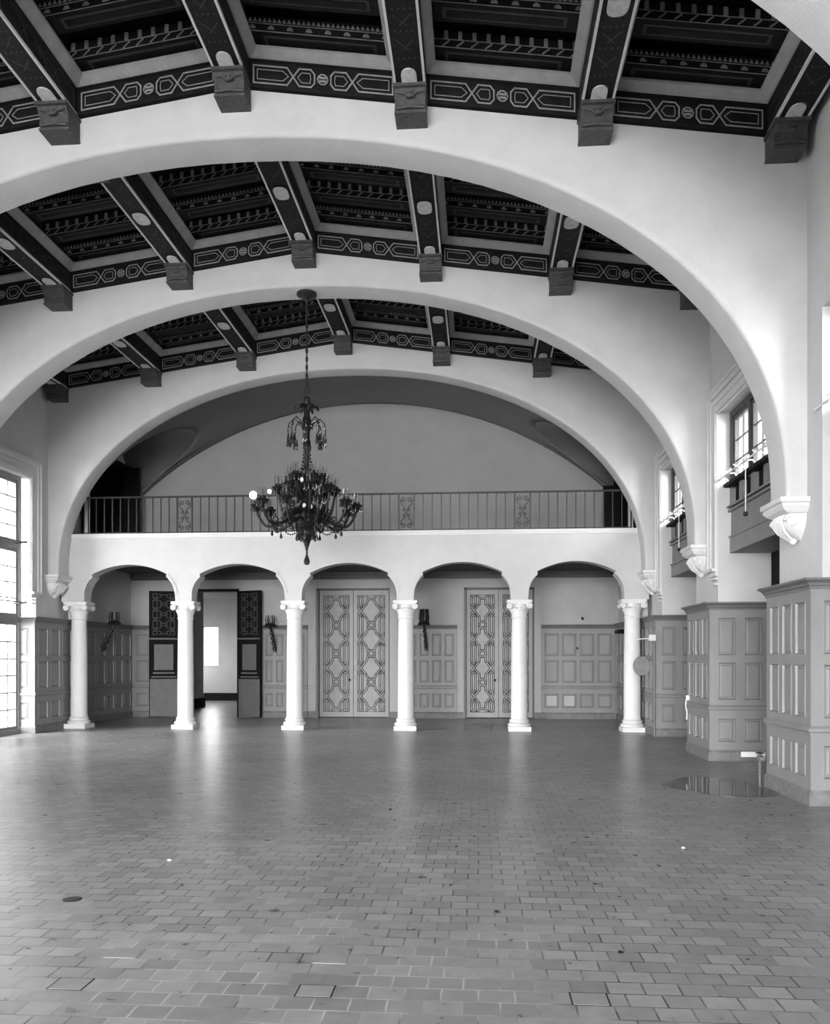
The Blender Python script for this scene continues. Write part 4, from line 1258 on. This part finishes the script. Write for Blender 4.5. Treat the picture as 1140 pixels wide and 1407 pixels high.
# knob on right alcove panelling, hooks above
mb = MB(); mb.sphere((2.55, YB - .07, 1.83), .03, 8, 6); tag(mb.build('cupboard_knob', IRON, smooth=True), 'small dark knob on the panelling of the right bay', 'knob')
mb = MB(); mb.tube([(2.68, YB, 2.62), (2.68, YB - .07, 2.60), (2.68, YB - .08, 2.57)], .028, 7); tag(mb.build('wall_hook', IRON, smooth=True), 'dark hook on the plaster above the right bay panelling', 'hook')

# ------------------------------------------------------------------ light
w = bpy.data.worlds.new('sky'); sc.world = w; w.use_nodes = True
nt = w.node_tree; bg = nt.nodes['Background']
tc = nt.nodes.new('ShaderNodeTexCoord'); sp = nt.nodes.new('ShaderNodeSeparateXYZ'); nt.links.new(tc.outputs['Generated'], sp.inputs[0])
def mr(src, a, b, c, d):
    n = nt.nodes.new('ShaderNodeMapRange'); n.interpolation_type = 'SMOOTHSTEP'
    for k, v in (('From Min', a), ('From Max', b), ('To Min', c), ('To Max', d)): n.inputs[k].default_value = v
    nt.links.new(src, n.inputs['Value']); return n.outputs[0]
def mth(op, a, b):
    n = nt.nodes.new('ShaderNodeMath'); n.operation = op; nt.links.new(a, n.inputs[0]); nt.links.new(b, n.inputs[1]); return n.outputs[0]
side_ = mr(sp.outputs['X'], -1, 0.9, 26.0, 9.0)     # sky made stronger on the left to brighten the floor there
rear_ = mr(sp.outputs['Y'], -1, 0.1, 110.0, 0.0)  # sky boosted behind the camera to light the arches through the rear openings
gnd_ = mr(sp.outputs['Z'], -0.08, 0.05, 0.55, 1.0)
nt.links.new(mth('MULTIPLY', mth('ADD', side_, rear_), gnd_), bg.inputs['Strength'])
bg.inputs['Color'].default_value = (1, 1, 1, 1)
def portal(loc, rot, sx, sy):
    l = bpy.data.lights.new('daylight portal', 'AREA'); l.shape = 'RECTANGLE'; l.size = sx; l.size_y = sy
    l.cycles.is_portal = True
    o = bpy.data.objects.new('daylight_portal', l); COL.objects.link(o); o.location = loc; o.rotation_euler = rot
for side in (1, -1):
    for i in range(4):
        if side < 0 and i < 2: continue
        ya, yb = PIERS[i][1], PIERS[i + 1][0]
        z0, z1 = (4.2, 5.38) if side > 0 else (0.05, 5.38)
        portal((XC + side * 6.95, (ya + yb) / 2, (z0 + z1) / 2), (0, side * PI / 2, 0), z1 - z0, yb - ya)
for xa, xb in ((XC - 5.0, XC - 1.9), (XC - 1.3, XC + 1.3), (XC + 1.9, XC + 5.0)):
    portal(((xa + xb) / 2, -14.1, 2.8), (PI / 2, 0, 0), xb - xa, 5.6)
portal((-12.05, 28.8, 2.0), (0, -PI / 2, 0), 1.6, 1.2)
portal((-9.75, 30.9, 2.0), (-PI / 2, 0, 0), .6, 1.5)

# ------------------------------------------------------------------ camera
cam = bpy.data.cameras.new('camera'); co = bpy.data.objects.new('camera', cam); COL.objects.link(co)
cam.sensor_fit = 'VERTICAL'; cam.sensor_height = 36; cam.sensor_width = 36; cam.lens = 36 * 1165 / 1407
cam.shift_y = (903 - 703.5) / 1407
co.location = (0, 0, 1.6); co.rotation_euler = (PI / 2, 0, TH)
cam.clip_start = .05; cam.clip_end = 200
sc.camera = co
sc.view_settings.view_transform = 'Standard'; sc.view_settings.look = 'None'; sc.view_settings.gamma = 1
sc.view_settings.exposure = -0.7
sc.cycles.diffuse_bounces = 6; sc.cycles.max_bounces = 10; sc.cycles.sample_clamp_indirect = 8
